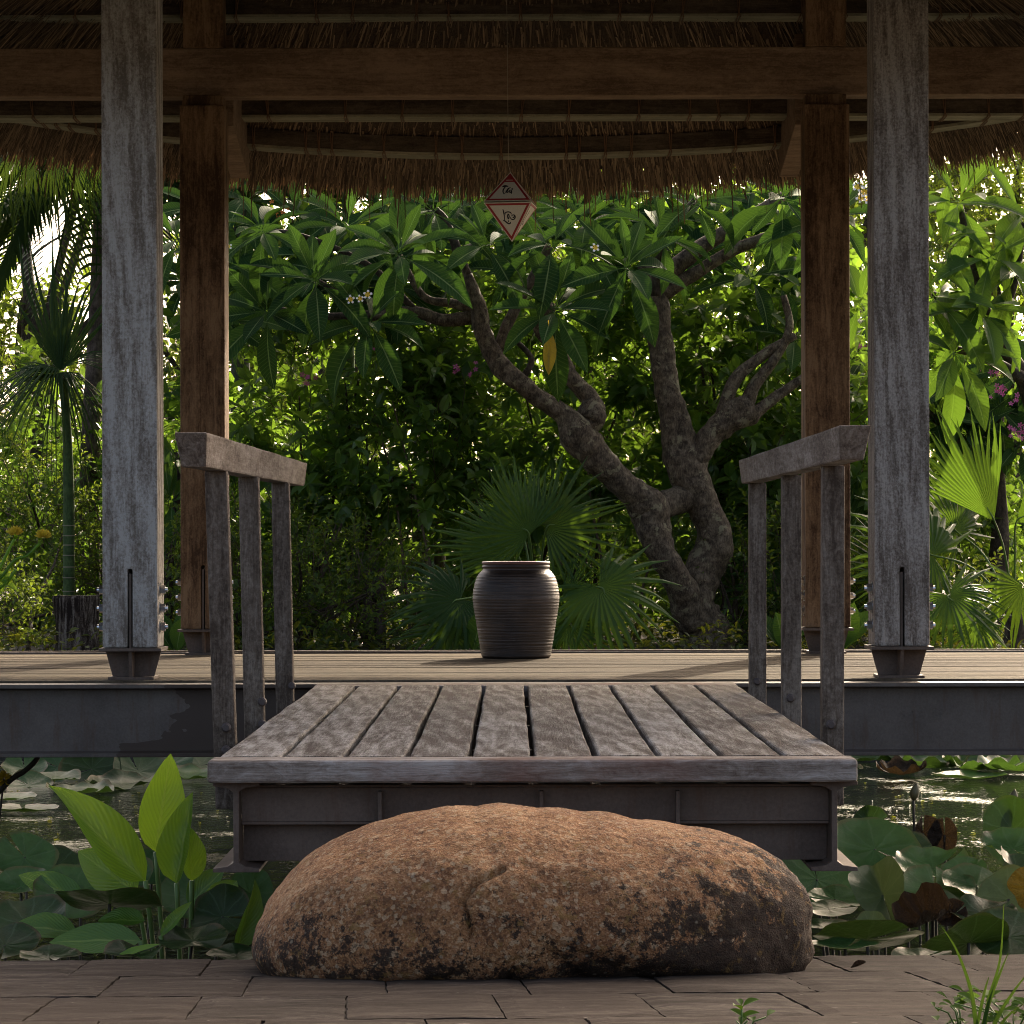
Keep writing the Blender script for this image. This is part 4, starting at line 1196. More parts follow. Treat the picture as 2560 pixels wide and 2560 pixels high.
PL = [big_leaf('leaf', M['plumeria'], 0.27, c, f, tw) for c, f, tw in ((0.15, 0.2, 0.1), (0.35, 0.26, -0.2), (0.55, 0.22, 0.2), (0.85, 0.3, 0.0))]
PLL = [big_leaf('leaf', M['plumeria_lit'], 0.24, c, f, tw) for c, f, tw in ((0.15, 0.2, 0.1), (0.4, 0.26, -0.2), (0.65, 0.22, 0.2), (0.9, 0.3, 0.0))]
PYL = big_leaf('leaf', M['leaf_yellow'], 0.24, 0.15, 0.5, 0.3)
def rosette(root, c, axis, n, L, meshes, rs, low=1.95, hi=0.5):
    """whorl of long leaves at a branch tip"""
    ax = Vector(axis).normalized()
    a_ = ax.orthogonal().normalized(); b_ = ax.cross(a_)
    ph = rs.uniform(0, 6.28)
    for k in range(n):
        q = (k + 0.5) / n
        pol = hi + (low - hi) * q ** 0.8 + rs.uniform(-.12, .12)
        az = ph + k * 2.39996 + rs.uniform(-.25, .25)
        rad_ = a_ * math.cos(az) + b_ * math.sin(az)
        D = ax * math.cos(pol) + rad_ * math.sin(pol)
        Nn = ax * math.sin(pol) - rad_ * math.cos(pol) + Vector((rs.uniform(-.25, .25), rs.uniform(-.25, .25), rs.uniform(-.1, .25)))
        D = D + Vector((0, 0, -0.12 * q))
        l = 1.16 * K * rs.choice((.8, 1, 1, 1.08)) * L * (0.62 + 0.45 * q ** 0.6) * rs.uniform(0.85, 1.12)
        mi_ = min(3, int(q * 3.2 + rs.uniform(0, .9)))
        place('leaf', meshes[mi_], root, c + rad_ * 0.012 - ax * 0.05 * q, D, Nn, l)
def flower_mesh(mat1, mat2, r=0.03):
    V, Fc, mi = [], [], []
    for k in range(5):
        a = 2 * math.pi * k / 5; n = len(V)
        for (rr_, da, z) in ((0.12, -.5, 0), (0.12, .5, 0), (0.6, -.52, .12), (0.6, .40, .2), (1.0, -.22, .1), (0.96, .18, .16)):
            V.append((math.cos(a + da * (1 if rr_ > .2 else 1)) * rr_ * r, math.sin(a + da) * rr_ * r, z * r))
        Fc += [(n, n + 1, n + 3, n + 2), (n + 2, n + 3, n + 5, n + 4)]; mi += [1, 0]
    n = len(V); V.append((0, 0, -.2 * r))
    for k in range(5): Fc.append((n, k * 6, k * 6 + 1)); mi.append(1)
    return mesh_of('flower', V, Fc, [mat1, mat2], False, None, mi)
FW = flower_mesh(M['petal'], M['petal_eye'], 0.030)
FP = flower_mesh(M['pink'], M['pink'], 0.026)
def flower(root, me, p, face=(0, -1, .3), s=1.0):
    f = Vector(face).normalized()
    o = obj('flower', me, root)
    o.matrix_basis = Matrix.Translation(p) @ f.to_track_quat('Z', 'Y').to_matrix().to_4x4() @ Matrix.Rotation(random.uniform(0, 6), 4, 'Z') @ Matrix.Scale(s * K, 4)
    return o

# ------------------------------------------------------------------ the old plumeria behind the pavilion
rs = random.Random(5)
pl = thing('plumeria_tree', P(1765, 1625, 16.0), 'old knobbly plumeria with forked trunk and large dark whorled leaves behind the clay jar', 'tree')
D0 = 16.0
limb('trunk', pl, M['plum_bark'], pxl([(1768, 1640, 76), (1762, 1585, 62), (1738, 1515, 54), (1752, 1440, 50), (1788, 1362, 46), (1772, 1300, 40), (1745, 1235, 46), (1716, 1170, 52), (1694, 1080, 40), (1668, 965, 33), (1650, 835, 30), (1643, 727, 27), (1612, 655, 20)], D0), 0.10, 26, 12, 1)
limb('trunk', pl, M['plum_bark'], pxl([(1735, 1560, 46, 15.95), (1704, 1475, 38, 15.85), (1676, 1420, 36, 15.8), (1640, 1350, 41, 15.8), (1622, 1272, 48, 15.8), (1575, 1228, 37, 15.75), (1519, 1170, 38, 15.7), (1477, 1128, 41, 15.65), (1440, 1081, 42, 15.6), (1412, 1040, 27, 15.6), (1352, 998, 24, 15.55), (1300, 956, 23, 15.5), (1258, 923, 25, 15.5), (1230, 877, 23, 15.5), (1207, 830, 23, 15.5), (1196, 765, 22, 15.5), (1165, 690, 17, 15.5)], D0), 0.11, 24, 12, 2)
limb('branch', pl, M['plum_bark'], pxl([(1615, 1275, 40, 15.8), (1665, 1262, 36, 15.9), (1735, 1235, 34, 16.0)], D0), 0.08, 16, 6, 3)
limb('branch', pl, M['plum_bark'], pxl([(1440, 1085, 34, 15.62), (1472, 1060, 30, 15.65), (1479, 1040, 38, 15.66), (1477, 1002, 27, 15.7), (1435, 951, 21, 15.7), (1389, 872, 18, 15.7), (1350, 815, 16, 15.7), (1385, 765, 12, 15.6)], D0), 0.13, 18, 9, 4)
limb('branch', pl, M['plum_bark'], pxl([(1735, 1150, 36), (1776, 1092, 32), (1820, 1052, 34), (1857, 1030, 40), (1880, 1010, 30)], D0), 0.14, 18, 9, 5)
for i, kn in enumerate(([(1800, 1070, 22), (1815, 1010, 17), (1846, 942, 16), (1921, 881, 13), (1990, 840, 9)], [(1860, 1035, 22), (1884, 970, 16), (1940, 895, 13), (1975, 820, 10), (1960, 740, 8)], [(1870, 1050, 20), (1905, 1022, 15), (1945, 990, 13), (2040, 925, 9)],
                         [(1640, 720, 26), (1690, 668, 22), (1776, 605, 20), (1870, 550, 17), (1960, 490, 12)], [(1655, 735, 22), (1730, 690, 18), (1850, 620, 15), (2000, 568, 11), (2080, 540, 9)],
                         [(1200, 790, 20), (1110, 800, 16), (1040, 778, 14), (970, 783, 12), (930, 795, 10)], [(1196, 770, 18), (1128, 757, 12), (1060, 740, 10), (1000, 640, 9)], [(1185, 735, 16), (1150, 640, 12), (1210, 610, 9)],
                         [(1240, 900, 16), (1275, 800, 14), (1330, 700, 12), (1375, 615, 10)], [(1100, 800, 11), (950, 760, 9), (850, 730, 8), (790, 700, 8)], [(960, 783, 10), (800, 790, 9), (690, 770, 8)], [(1040, 775, 9), (920, 660, 8), (760, 590, 7), (660, 575, 7)],
                         [(1168, 690, 14), (1120, 560, 10), (1090, 520, 8)], [(1640, 740, 14), (1660, 600, 10), (1740, 500, 8)], [(1300, 955, 10), (1330, 900, 8), (1290, 850, 6)])):
    limb('branch', pl, M['plum_bark'] if i < 9 else M['dark_bark'], pxl([k + ((15.6,) if i > 4 else ()) for k in kn], D0), 0.08, 10, 5, 20 + i)
for (px, py, d, n, L, ax) in (
        (1570, 664, 15.1, 15, .37, (.1, -.75, .6)), (1389, 770, 15.0, 15, .37, (0, -.7, .6)), (998, 628, 15.0, 15, .37, (-.1, -.6, .75)), (1217, 605, 15.2, 10, .33, (0, -.6, .7)),
        (1382, 605, 15.1, 10, .36, (.1, -.5, .85)), (923, 800, 15.0, 14, .36, (-.1, -.75, .5)), (787, 692, 15.0, 16, .37, (-.1, -.7, .65)), (655, 565, 15.2, 13, .36, (-.1, -.6, .8)),
        (665, 775, 15.1, 12, .36, (-.2, -.8, .3)), (1085, 520, 15.4, 12, .36, (0, -.6, .8)), (1740, 500, 15.4, 11, .34, (0, -.7, .6)), (1960, 490, 15.5, 12, .36, (.1, -.7, .4)),
        (2090, 540, 15.5, 13, .37, (.2, -.7, .5)), (870, 560, 15.5, 12, .36, (0, -.5, .8)), (1470, 545, 15.5, 11, .35, (.1, -.5, .9)), (560, 640, 15.6, 12, .36, (-.3, -.6, .6)), (445, 590, 15.6, 11, .34, (-.2, -.7, .7)), (1660, 585, 15.6, 10, .34, (.2, -.5, .8)),
        (560, 800, 15.7, 9, .33, (-.2, -.7, .2)), (1990, 840, 16.2, 9, .30, (.2, -.6, .6)), (1290, 490, 15.8, 10, .34, (0, -.5, .9)), (1880, 690, 16.2, 9, .32, (.2, -.6, .4))):
    rosette(pl, P(px, py, d), ax, n, L, PL, rs)
# the rest of the crown behind, too crowded to tell leaf from leaf
def leaf_mass(root, items, meshes, L, rs_):
    V, Fc, UV, off = [], [], [], 0
    for (p, axis, n) in items:
        ax = Vector(axis).normalized(); a_ = ax.orthogonal().normalized(); b_ = ax.cross(a_); ph = rs_.uniform(0, 6.28)
        for k in range(n):
            q = (k + .5) / n; pol = .5 + 1.5 * q ** .8 + rs_.uniform(-.2, .2); az = ph + k * 2.4 + rs_.uniform(-.3, .3)
            rad_ = a_ * math.cos(az) + b_ * math.sin(az)
            D = (ax * math.cos(pol) + rad_ * math.sin(pol) + Vector((0, 0, -.15 * q))).normalized()
            Nn = ax * math.sin(pol) - rad_ * math.cos(pol) + Vector((rs_.uniform(-.3, .3), rs_.uniform(-.3, .3), .1))
            B = Nn.cross(D).normalized(); N2 = D.cross(B); l = L * rs_.uniform(.7, 1.15)
            me = meshes[rs_.randrange(len(meshes))]
            for v in me.vertices: V.append(tuple(p + D * (v.co.x * l) + B * (v.co.y * l) + N2 * (v.co.z * l)))
            UV += me['uvs']; Fc += [tuple(i + off for i in f.vertices) for f in me.polygons]; off += len(me.vertices)
    o = mobj('leaf_mass', V, Fc, M['plumeria_mass'], root, True, UV)
    return tag(o, kind='stuff')
lm = []
for me in PL:
    uvs = [None] * len(me.vertices)
    for lp in me.loops: uvs[lp.vertex_index] = tuple(me.uv_layers[0].data[lp.index].uv)
    lm.append((me, uvs))
class _L:
    def __init__(s, me, uvs): s.vertices, s.polygons, s.uvs = me.vertices, me.polygons, uvs
    def __getitem__(s, k): return s.uvs
leaf_mass(pl, [(P(px, py, d), (rs.uniform(-.3, .3), -.7, rs.uniform(.3, .9)), 13) for (px, py, d) in (
    (620, 500, 16.4), (740, 540, 16.5), (830, 640, 16.3), (960, 530, 16.4), (1060, 610, 16.2), (1150, 520, 16.4), (1270, 560, 16.4), (1440, 520, 16.5), (1560, 540, 16.4), (1650, 480, 16.5), (1790, 560, 16.6), (1880, 480, 16.6), (2000, 640, 16.8), (700, 660, 16.3), (600, 720, 16.4), (860, 720, 16.4),
    (1310, 690, 16.2), (1480, 640, 16.3), (1690, 640, 16.4), (500, 520, 16.5), (1950, 560, 16.5), (1000, 720, 16.5), (470, 700, 16.6))], [_L(*x) for x in lm], .36 * K, rs)
place('leaf', PYL, pl, P(1372, 800, 14.85), (0.03, -.05, -1), (0.3, -1, 0.1), .35)
for (px, py) in ((878, 748), (901, 746), (921, 736), (1489, 620), (573, 615)):
    flower(pl, FW, P(px, py, 14.85), (random.uniform(-.3, .3), -1, random.uniform(0, .6)), random.uniform(.65, .85))
for (px, py) in ((2146, 470), (2163, 482), (2155, 497), (2170, 500)):
    flower(pl, FW, P(px, py, 15.2), (random.uniform(-.3, .3), -1, random.uniform(0, .6)))

# ------------------------------------------------------------------ plumeria on the right, sunlit narrow leaves
pr = thing('plumeria_tree', P(2480, 1640, 15.9), 'plumeria with long narrow sunlit leaves at the right edge of the garden', 'tree')
limb('trunk', pr, M['dark_bark'], pxl([(2640, 1660, 40), (2650, 1400, 34), (2620, 1150, 28), (2560, 950, 22), (2480, 830, 16)], 16.2), 0.06, 12, 6, 61)
for i, kn in enumerate(([(2560, 950, 18), (2470, 900, 13), (2390, 875, 9)], [(2500, 850, 15), (2450, 770, 12), (2330, 740, 10)], [(2480, 830, 14), (2430, 640, 10), (2400, 510, 8)], [(2490, 840, 14), (2540, 700, 10), (2560, 560, 8)])):
    limb('branch', pr, M['dark_bark'], pxl(kn, 16.0), 0.06, 9, 5, 70 + i)
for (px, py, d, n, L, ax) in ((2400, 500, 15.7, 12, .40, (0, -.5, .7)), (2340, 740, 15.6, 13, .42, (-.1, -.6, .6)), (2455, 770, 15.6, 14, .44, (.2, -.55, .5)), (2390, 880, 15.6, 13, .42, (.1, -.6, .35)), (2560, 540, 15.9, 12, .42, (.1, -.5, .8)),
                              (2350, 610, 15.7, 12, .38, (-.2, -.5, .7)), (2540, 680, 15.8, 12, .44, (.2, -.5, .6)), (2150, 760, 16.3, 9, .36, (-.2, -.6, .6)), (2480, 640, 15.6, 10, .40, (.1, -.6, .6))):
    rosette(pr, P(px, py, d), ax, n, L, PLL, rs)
# pink-flowered plumeria behind it
pk = thing('plumeria_tree', P(2500, 1640, 17.6), 'darker plumeria with pink flower clusters behind the bright fan palm', 'tree')
limb('trunk', pk, M['dark_bark'], pxl([(2480, 1610, 30), (2500, 1350, 24), (2490, 1150, 18), (2500, 1040, 12)], 17.6), 0.06, 10, 6, 81)
for (px, py, n) in ((2500, 1020, 14), (2380, 960, 12), (2550, 1110, 13), (2420, 1080, 12), (2340, 1040, 11), (2560, 930, 11), (2160, 900, 10)):
    limb('branch', pk, M['dark_bark'], pxl([(2495, 1200, 12), ((2495 + px) / 2, (1180 + py) / 2, 9), (px, py, 6)], 17.5), 0.05, 8, 5, 90)
    rosette(pk, P(px, py, 17.4), (rs.uniform(-.2, .2), -.7, .6), n, .34, PL, rs)
for (cx, cy, n) in ((2503, 975, 9), (2545, 1000, 5), (2540, 1085, 7), (2140, 870, 7), (2490, 940, 4), (2555, 1070, 4)):
    for k in range(n): flower(pk, FP, P(cx + rs.gauss(0, 14), cy + rs.gauss(0, 9), 16.9), (rs.uniform(-.5, .5), -1, rs.uniform(-.2, .7)), rs.uniform(.45, .75))
# young plumeria between the left posts
py_ = thing('plumeria_tree', P(450, 1610, 16.4), 'small young plumeria with a bright starry leaf whorl between the left posts', 'tree')
limb('trunk', py_, M['dark_bark'], pxl([(415, 1625, 16), (420, 1400, 14), (438, 1290, 10), (446, 1160, 8), (440, 1130, 6)], 16.4), 0.06, 9, 6, 99)
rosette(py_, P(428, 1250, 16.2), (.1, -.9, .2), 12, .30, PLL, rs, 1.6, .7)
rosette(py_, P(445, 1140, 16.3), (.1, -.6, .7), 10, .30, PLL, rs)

# ------------------------------------------------------------------ fan palms
def fan_mesh(name, mat, nseg=26, spread=R(300), join=0.5, droop=0.35, w=1.0, cone=0.0, seed=0, split=0.0):
    r_ = random.Random(seed)
    V, Fc = [], []
    da = spread / nseg
    for k in range(nseg):
        a = -spread / 2 + (k + .5) * da
        Lk = (1 - 0.22 * abs(a) / (spread / 2)) * r_.uniform(.78, 1.06)
        dr = droop * r_.uniform(.2, 2.2)
        ja = r_.uniform(-.16, .16)
        n = len(V)
        for (t_, hwf) in ((0.03, .5), (join * .55, .5), (join, .48), (join + (1 - join) * .55, None), (1.0, None)):
            r__ = t_ * Lk
            hw = math.tan(min(da * hwf, 1.0)) * r__ if hwf else (math.tan(da * .46) * join * Lk) * w * (0.62 if t_ < .9 else 0.05)
            aa = a + (ja + split * r_.uniform(-1, 1) * da) * max(0, t_ - join)
            zc = -dr * max(0, t_ - join * .6) ** 2 + cone * r__
            for s_, zz in ((-1, -0.30 * hw), (0, 0.30 * hw), (1, -0.30 * hw)):
                V.append((math.cos(aa) * r__ - math.sin(aa) * hw * s_, math.sin(aa) * r__ + math.cos(aa) * hw * s_, zc + zz))
        for i in range(4):
            b = n + i * 3
            Fc += [(b, b + 3, b + 4, b + 1), (b + 1, b + 4, b + 5, b + 2)]
    return mesh_of(name, V, Fc, mat, False)
FA = [fan_mesh('leaf', M['fan'], 28, R(290), .50, .55, 1, 0, 1), fan_mesh('leaf', M['fan'], 24, R(210), .45, .25, 1, 0.1, 2), fan_mesh('leaf', M['fan'], 22, R(150), .55, .15, 1, .05, 3), fan_mesh('leaf', M['fan'], 30, R(320), .42, .9, 1, -.05, 4, .2)]
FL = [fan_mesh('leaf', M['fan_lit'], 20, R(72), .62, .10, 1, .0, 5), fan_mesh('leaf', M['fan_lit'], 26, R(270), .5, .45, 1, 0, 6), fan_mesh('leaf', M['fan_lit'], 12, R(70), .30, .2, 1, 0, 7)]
def fan_palm(name, base, label, leaves, trunk_h=0.25, r=0.05):
    root = thing(name, base, label, 'palm')
    b = Vector(base)
    limb('trunk', root, M['brown_trunk'], [(b.x, b.y, b.z - .05, r * 1.2), (b.x + .01, b.y, b.z + trunk_h * .5, r), (b.x, b.y, b.z + trunk_h, r * .8)], .18, 12, 6, 3)
    cr = b + Vector((0, 0, trunk_h - .03))
    for (hub, D, Nn, L, me) in leaves:
        hub = Vector(hub)
        L = L * K
        lf = place('leaf', me, root, hub, D, Nn, L)
        mid = (cr + hub) / 2 + Vector((0, 0, .10))
        q = spline([cr, mid, hub, hub + Vector(D).normalized() * L * .12], 5)
        v, f = tube_geo([Vector(p) for p in q], np.linspace(.009, .004, len(q)).tolist(), 6)
        mobj('petiole', v, f, M['stem'], root, True)
    return root
fan_palm('fan_palm', P(1340, 1625, 15.3), 'dark green fan palm with spreading pleated leaves behind the clay jar', [
    (P(1322, 1335, 15.0), (-.75, -.1, .6), (-.1, -1, .2), .38, FA[1]), (P(1366, 1322, 15.05), (.9, -.15, .4), (0, -1, .45), .47, FA[1]), (P(1498, 1468, 14.9), (.45, -.35, -.6), (-.1, -1, .45), .46, FA[0]),
    (P(1150, 1498, 14.92), (-.55, -.35, -.25), (.15, -1, .5), .42, FA[0]), (P(1408, 1500, 14.95), (.5, -.2, .8), (-.4, -1, .1), .40, FL[2]), (P(1300, 1300, 15.4), (-.15, .1, 1), (0, -1, .1), .36, FA[2]),
    (P(1285, 1375, 15.25), (-.9, 0, .2), (0, -1, .4), .46, FA[2]), (P(1425, 1560, 14.9), (.3, -.3, -.6), (-.3, -1, .3), .30, FA[3]), (P(1120, 1570, 15.0), (-.1, -.3, -.9), (.1, -1, .2), .34, FA[3]), (P(1322, 1340, 15.1), (.15, 0, 1), (.1, -1, 0), .38, FL[2])], 0.16, .05)
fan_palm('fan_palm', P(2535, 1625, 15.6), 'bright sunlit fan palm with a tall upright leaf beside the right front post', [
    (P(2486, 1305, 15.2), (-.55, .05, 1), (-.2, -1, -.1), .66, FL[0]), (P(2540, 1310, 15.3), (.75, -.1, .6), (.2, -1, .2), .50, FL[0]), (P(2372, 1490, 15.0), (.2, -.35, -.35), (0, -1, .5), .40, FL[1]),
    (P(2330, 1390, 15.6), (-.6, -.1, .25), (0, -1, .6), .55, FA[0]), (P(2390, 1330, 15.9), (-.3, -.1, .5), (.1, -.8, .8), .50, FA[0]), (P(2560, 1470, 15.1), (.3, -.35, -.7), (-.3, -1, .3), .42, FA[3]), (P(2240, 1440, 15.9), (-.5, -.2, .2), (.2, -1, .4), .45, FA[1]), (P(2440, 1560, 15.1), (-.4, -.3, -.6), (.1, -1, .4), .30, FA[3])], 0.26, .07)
fan_palm('fan_palm', P(2080, 1620, 16.6), 'shaded fan palm low between the right posts', [
    (P(2085, 1400, 16.4), (-.5, -.1, .6), (0, -1, .3), .42, FA[1]), (P(2150, 1450, 16.3), (.5, -.3, -.1), (0, -1, .5), .42, FA[0]), (P(1980, 1480, 16.4), (-.8, -.2, -.1), (.1, -1, .4), .40, FA[0]), (P(2110, 1330, 16.6), (.2, 0, 1), (0, -1, .1), .44, FA[2])], .15, .05)

# ------------------------------------------------------------------ palms on the left
def ringed(root, knots, mat, d, rings, n=6, name='trunk'):
    q = pxl(knots, d)
    tr = limb(name, root, mat, q, .02, 14, n, 7)
    sp = spline(q, 40)
    for zr in rings:
        i = int(np.argmin(np.abs(sp[:, 2] - zr))); p = sp[i]
        v, f = tube_geo([Vector((p[0], p[1], p[2] - .004)), Vector((p[0], p[1], p[2] + .004))], p[3] * 1.03 + .0012, 14, caps=False)
        mobj('ring', v, f, M['ring'], tr)
def frond_mesh(name, mat, n=34, droop=0.8, llen=0.34, seed=0, fold=.5):
    r_ = random.Random(seed)
    V, Fc = [], []
    pts = [(t_, 0, -droop * t_ * t_ * .6) for t_ in np.linspace(0, 1, 14)]
    v, f = tube_geo([Vector(p) for p in pts], np.linspace(.012, .003, 14).tolist(), 5)
    V += [tuple(x) for x in v]; Fc += f
    for k in range(n):
        t_ = 0.10 + 0.88 * k / (n - 1)
        for s_ in (-1, 1):
            l = llen * (0.35 + math.sin(math.pi * min(t_ * .95 + .08, 1)) * .75) * r_.uniform(.85, 1.1)
            b = Vector((t_, 0, -droop * t_ * t_ * .6))
            dirv = Vector((.55 + .5 * t_, s_ * 1.0, .25 * fold - .2)).normalized()
            nn = len(V); w = .020
            for u, ww, dz in ((0, .35, 0), (.35, 1, -.02), (.75, .7, -.14), (1, .05, -.30)):
                c = b + dirv * l * u + Vector((0, 0, dz * l * 1.6))
                V += [tuple(c + Vector((w * ww, 0, .008 * ww))), tuple(c + Vector((-w * ww, 0, -.004)))]
            for i in range(3): Fc.append((nn + 2 * i, nn + 2 * i + 1, nn + 2 * i + 3, nn + 2 * i + 2))
    return mesh_of(name, V, Fc, mat, False)
FRD = [frond_mesh('frond', M['frond'], 34, 1.0, .36, 1), frond_mesh('frond', M['frond'], 30, .5, .34, 2), frond_mesh('frond', M['frond'], 32, 1.6, .36, 3)]
pa = thing('palm_tree', P(172, 1625, 16.9), 'slender palm with green ringed trunk and drooping crown behind the stump', 'palm')
ringed(pa, [(171, 1635, 15), (172, 1400, 14.5), (172, 1250, 14.5), (170, 1120, 12), (166, 1040, 11), (158, 930, 13)], M['green_trunk'], 16.9, [P(0, y, 16.9).z for y in (1310, 1335, 1360, 1386, 1415, 1444, 1478, 1515)])
FS = [fan_mesh('frond', M['frond'], 9, R(46), .35, .12, 1.1, 0, 11, .4), fan_mesh('frond', M['frond'], 14, R(64), .30, .8, 1.15, 0, 12, .3), fan_mesh('frond', M['frond'], 16, R(80), .3, 1.5, 1.2, 0, 13, .4)]
ctr = P(152, 930, 16.85)
for (D, Nn, L, m_, off) in (((-.25, 0, 1), (0, -1, 0), .88, 0, (0, 0, 0)), ((.35, .1, .9), (-.2, -1, 0), .74, 0, (0, 0, 0)), ((.75, .1, .5), (-.3, -.5, .8), .66, 1, (0, 0, .03)), ((-.85, -.2, .25), (0, -.35, 1), .72, 2, (0, 0, 0)), ((-.45, -.7, .15), (0, -.2, 1), .66, 2, (0, 0, .02)),
                            ((.6, -.5, -.1), (0, -.5, .9), .52, 2, (0, 0, 0)), ((-.6, .5, .3), (0, -.3, 1), .70, 1, (0, 0, 0)), ((.2, -.8, .0), (0, -.3, .9), .5, 2, (0, 0, 0)), ((-.95, .0, .0), (0, -.3, 1), .72, 2, (0, 0, -.02)), ((-.05, .3, 1), (0, -1, .2), .7, 0, (0, 0, 0))):
    place('frond', FS[m_], pa, ctr + Vector(off), D, Nn, L * K)
pb = thing('palm_tree', P(232, 1625, 18.4), 'tall palm with thick brown trunk half hidden by the left front post', 'palm')
limb('trunk', pb, M['brown_trunk'], pxl([(222, 1640, 30), (222, 1450, 28), (226, 1150, 26), (238, 900, 22), (252, 600, 20), (258, 380, 19)], 18.4), .04, 16, 8, 8)
ctb = P(262, 330, 18.4)
for k in range(13):
    a = k * 2.4; D = Vector((math.cos(a) * .9, math.sin(a) * .6 - .2, .15 - .05 * k))
    place('frond', FRD[k % 3], pb, ctb, D, (D.x * .3, D.y * .3, 1), 1.4)
for (px, py, D, L) in ((140, 380, (.1, -.3, -1), .62), (180, 375, (.35, -.3, -1), .66), (90, 390, (-.3, -.3, -1), .55), (225, 385, (.5, -.2, -1), .5), (40, 370, (-.2, -.3, -1), .5)):
    place('frond', FS[1], pb, P(px, py, 17.2), D, (0, -1, .2), L * K)
for (kn, mat, d, rings, label) in (
        ([(598, 1640, 25), (600, 1300, 25), (602, 1000, 24), (604, 700, 22), (610, 420, 20)], M['grey_trunk'], 18.6, (1190, 1232, 1272, 1310, 1350, 1395, 1150), 'dark ringed palm trunk showing between left handrail balusters'),
        ([(880, 1640, 16), (878, 1300, 15), (876, 1050, 15), (872, 800, 14), (870, 420, 13)], M['green_trunk'], 18.2, (1075, 1120, 1010, 1180, 950), 'thin green palm trunk in the shrubbery left of centre'),
        ([(1052, 1640, 23), (1052, 1350, 22), (1055, 1050, 20), (1060, 800, 19), (1065, 420, 18)], M['grey_trunk'], 18.0, (1330, 1385, 1280), 'stout dark palm trunk in the shrubbery left of the jar'),
        ([(1100, 1640, 14), (1099, 1350, 14), (1096, 1050, 13), (1092, 880, 12), (1090, 420, 11)], M['stake'], 17.9, (), 'slim grey trunk just right of the stout dark palm trunk')):
    g = thing('palm_tree', P(kn[0][0], 1625, d), label, 'palm')
    ringed(g, kn, mat, d, [P(0, y, d).z for y in rings])
    for k in range(7):
        a = k * 2.4 + kn[0][0]; D = Vector((math.cos(a), math.sin(a), .5))
        place('frond', FRD[k % 3], g, P(kn[-1][0], kn[-1][1], d), D, (0, 0, 1), 1.2)

# stump, stakes
st = thing('tree_stump', P(190, 1622, 15.6), 'dark sawn tree stump at the left edge of the garden', 'stump')
b0 = P(190, 1640, 15.6); h_ = P(0, 1487, 15.6).z
v, f = tube_geo([(b0.x, 19.1, GZ - .03), (b0.x, 19.1, GZ + .06), (b0.x - .004, 19.1, GZ + .18), (b0.x, 19.1, h_ - .02), (b0.x, 19.1, h_)], [.158, .146, .140, .144, .138], 28, lump=.10, seed=5)
mobj('stump_body', v, f, M['stump'], st, False)
for (px, w, yt, yb) in ((922, 31, 1419, 1505), (951, 27, 1420, 1600)):
    p0, p1 = P(px, 1640, 16.3), P(px, yt, 16.3)
    s_ = limb('wooden_stake', None, M['stake'], [(p0.x, p0.y, GZ - .05, w / 2 / F * 19.9), (p0.x + .003, p0.y, (GZ + p1.z) / 2, w / 2 / F * 19.9), (p1.x, p1.y, p1.z, w / 2 / F * 19.9)], .04, 12, 4, px)
    tag(s_, 'short wooden stake, the %s of the pair left of the jar' % ('left one' if px < 930 else 'right one'), 'stake')

# ------------------------------------------------------------------ shrubbery
bush('leafy_bush', 'dense glossy bush filling the gap between left handrail and jar', [(-1.0, 17.0, 1.75, .85, .5, .85, 184), (-.55, 16.9, 1.35, .6, .45, .65, 145), (-1.35, 17.1, 1.15, .6, .5, .6, 128), (-.75, 17.2, 2.45, .8, .5, .5, 123)], M['bush'], .115, .50, 12, show=6)
bush('leafy_bush', 'glossy bush behind the forked plumeria trunk', [(.25, 17.3, 2.0, .7, .5, .75, 145), (.75, 17.4, 1.6, .7, .5, .8, 134), (.15, 17.3, 1.25, .6, .5, .6, 112), (.45, 17.5, 2.7, .8, .5, .5, 100)], M['bush'], .115, .5, 12, show=6)
bush('leafy_bush', 'bright leafy bush right of the plumeria, below its bare branches', [(1.45, 17.0, 1.95, .65, .5, .7, 156), (1.65, 17.0, 1.35, .6, .45, .6, 134), (1.2, 17.2, 2.6, .7, .5, .5, 106), (1.25, 17.1, 1.2, .5, .4, .5, 84)], M['bush'], .118, .52, 12, show=6)
bush('leafy_bush', 'dark bush behind the right posts and fan palms', [(2.35, 18.0, 1.35, .8, .5, .75, 168), (2.9, 18.2, 1.8, .7, .5, .8, 134), (2.1, 18.2, 2.2, .7, .5, .6, 112)], M['bush'], .108, .5, 12)
bush('leafy_bush', 'dark bush behind the slender ringed palm on the left', [(-2.55, 18.4, 1.15, .9, .5, .6, 184), (-1.75, 18.2, 1.3, .6, .5, .75, 134), (-3.1, 18.6, 1.6, .6, .5, .6, 84)], M['bush'], .108, .5, 12, show=6)
bush('leafy_shrub', 'fine-leaved yellowish shrub around the stump at far left', [(-2.80, 15.7, .72, .28, .3, .30, 170), (-2.3, 17.6, .85, .5, .3, .35, 190), (-2.75, 17.4, 1.2, .35, .3, .5, 120)], M['bush_fine'], .036, .5, 14, 'shrub', 5, len_t=(.12, .3))
bush('leafy_shrub', 'fine-leaved shrub beneath the left handrail', [(-1.35, 16.0, .85, .5, .4, .42, 240), (-.85, 15.9, .75, .45, .4, .36, 200), (-1.75, 16.2, .8, .4, .4, .4, 160)], M['bush_fine'], .040, .5, 14, 'shrub', 6, len_t=(.12, .3))
bush('leafy_shrub', 'low shrub behind the right handrail and plumeria base', [(1.35, 16.3, .80, .45, .4, .4, 200), (1.9, 16.3, .72, .5, .4, .32, 190), (2.35, 16.2, .7, .5, .4, .3, 170)], M['bush_fine'], .044, .5, 13, 'shrub', 5, len_t=(.12, .3))
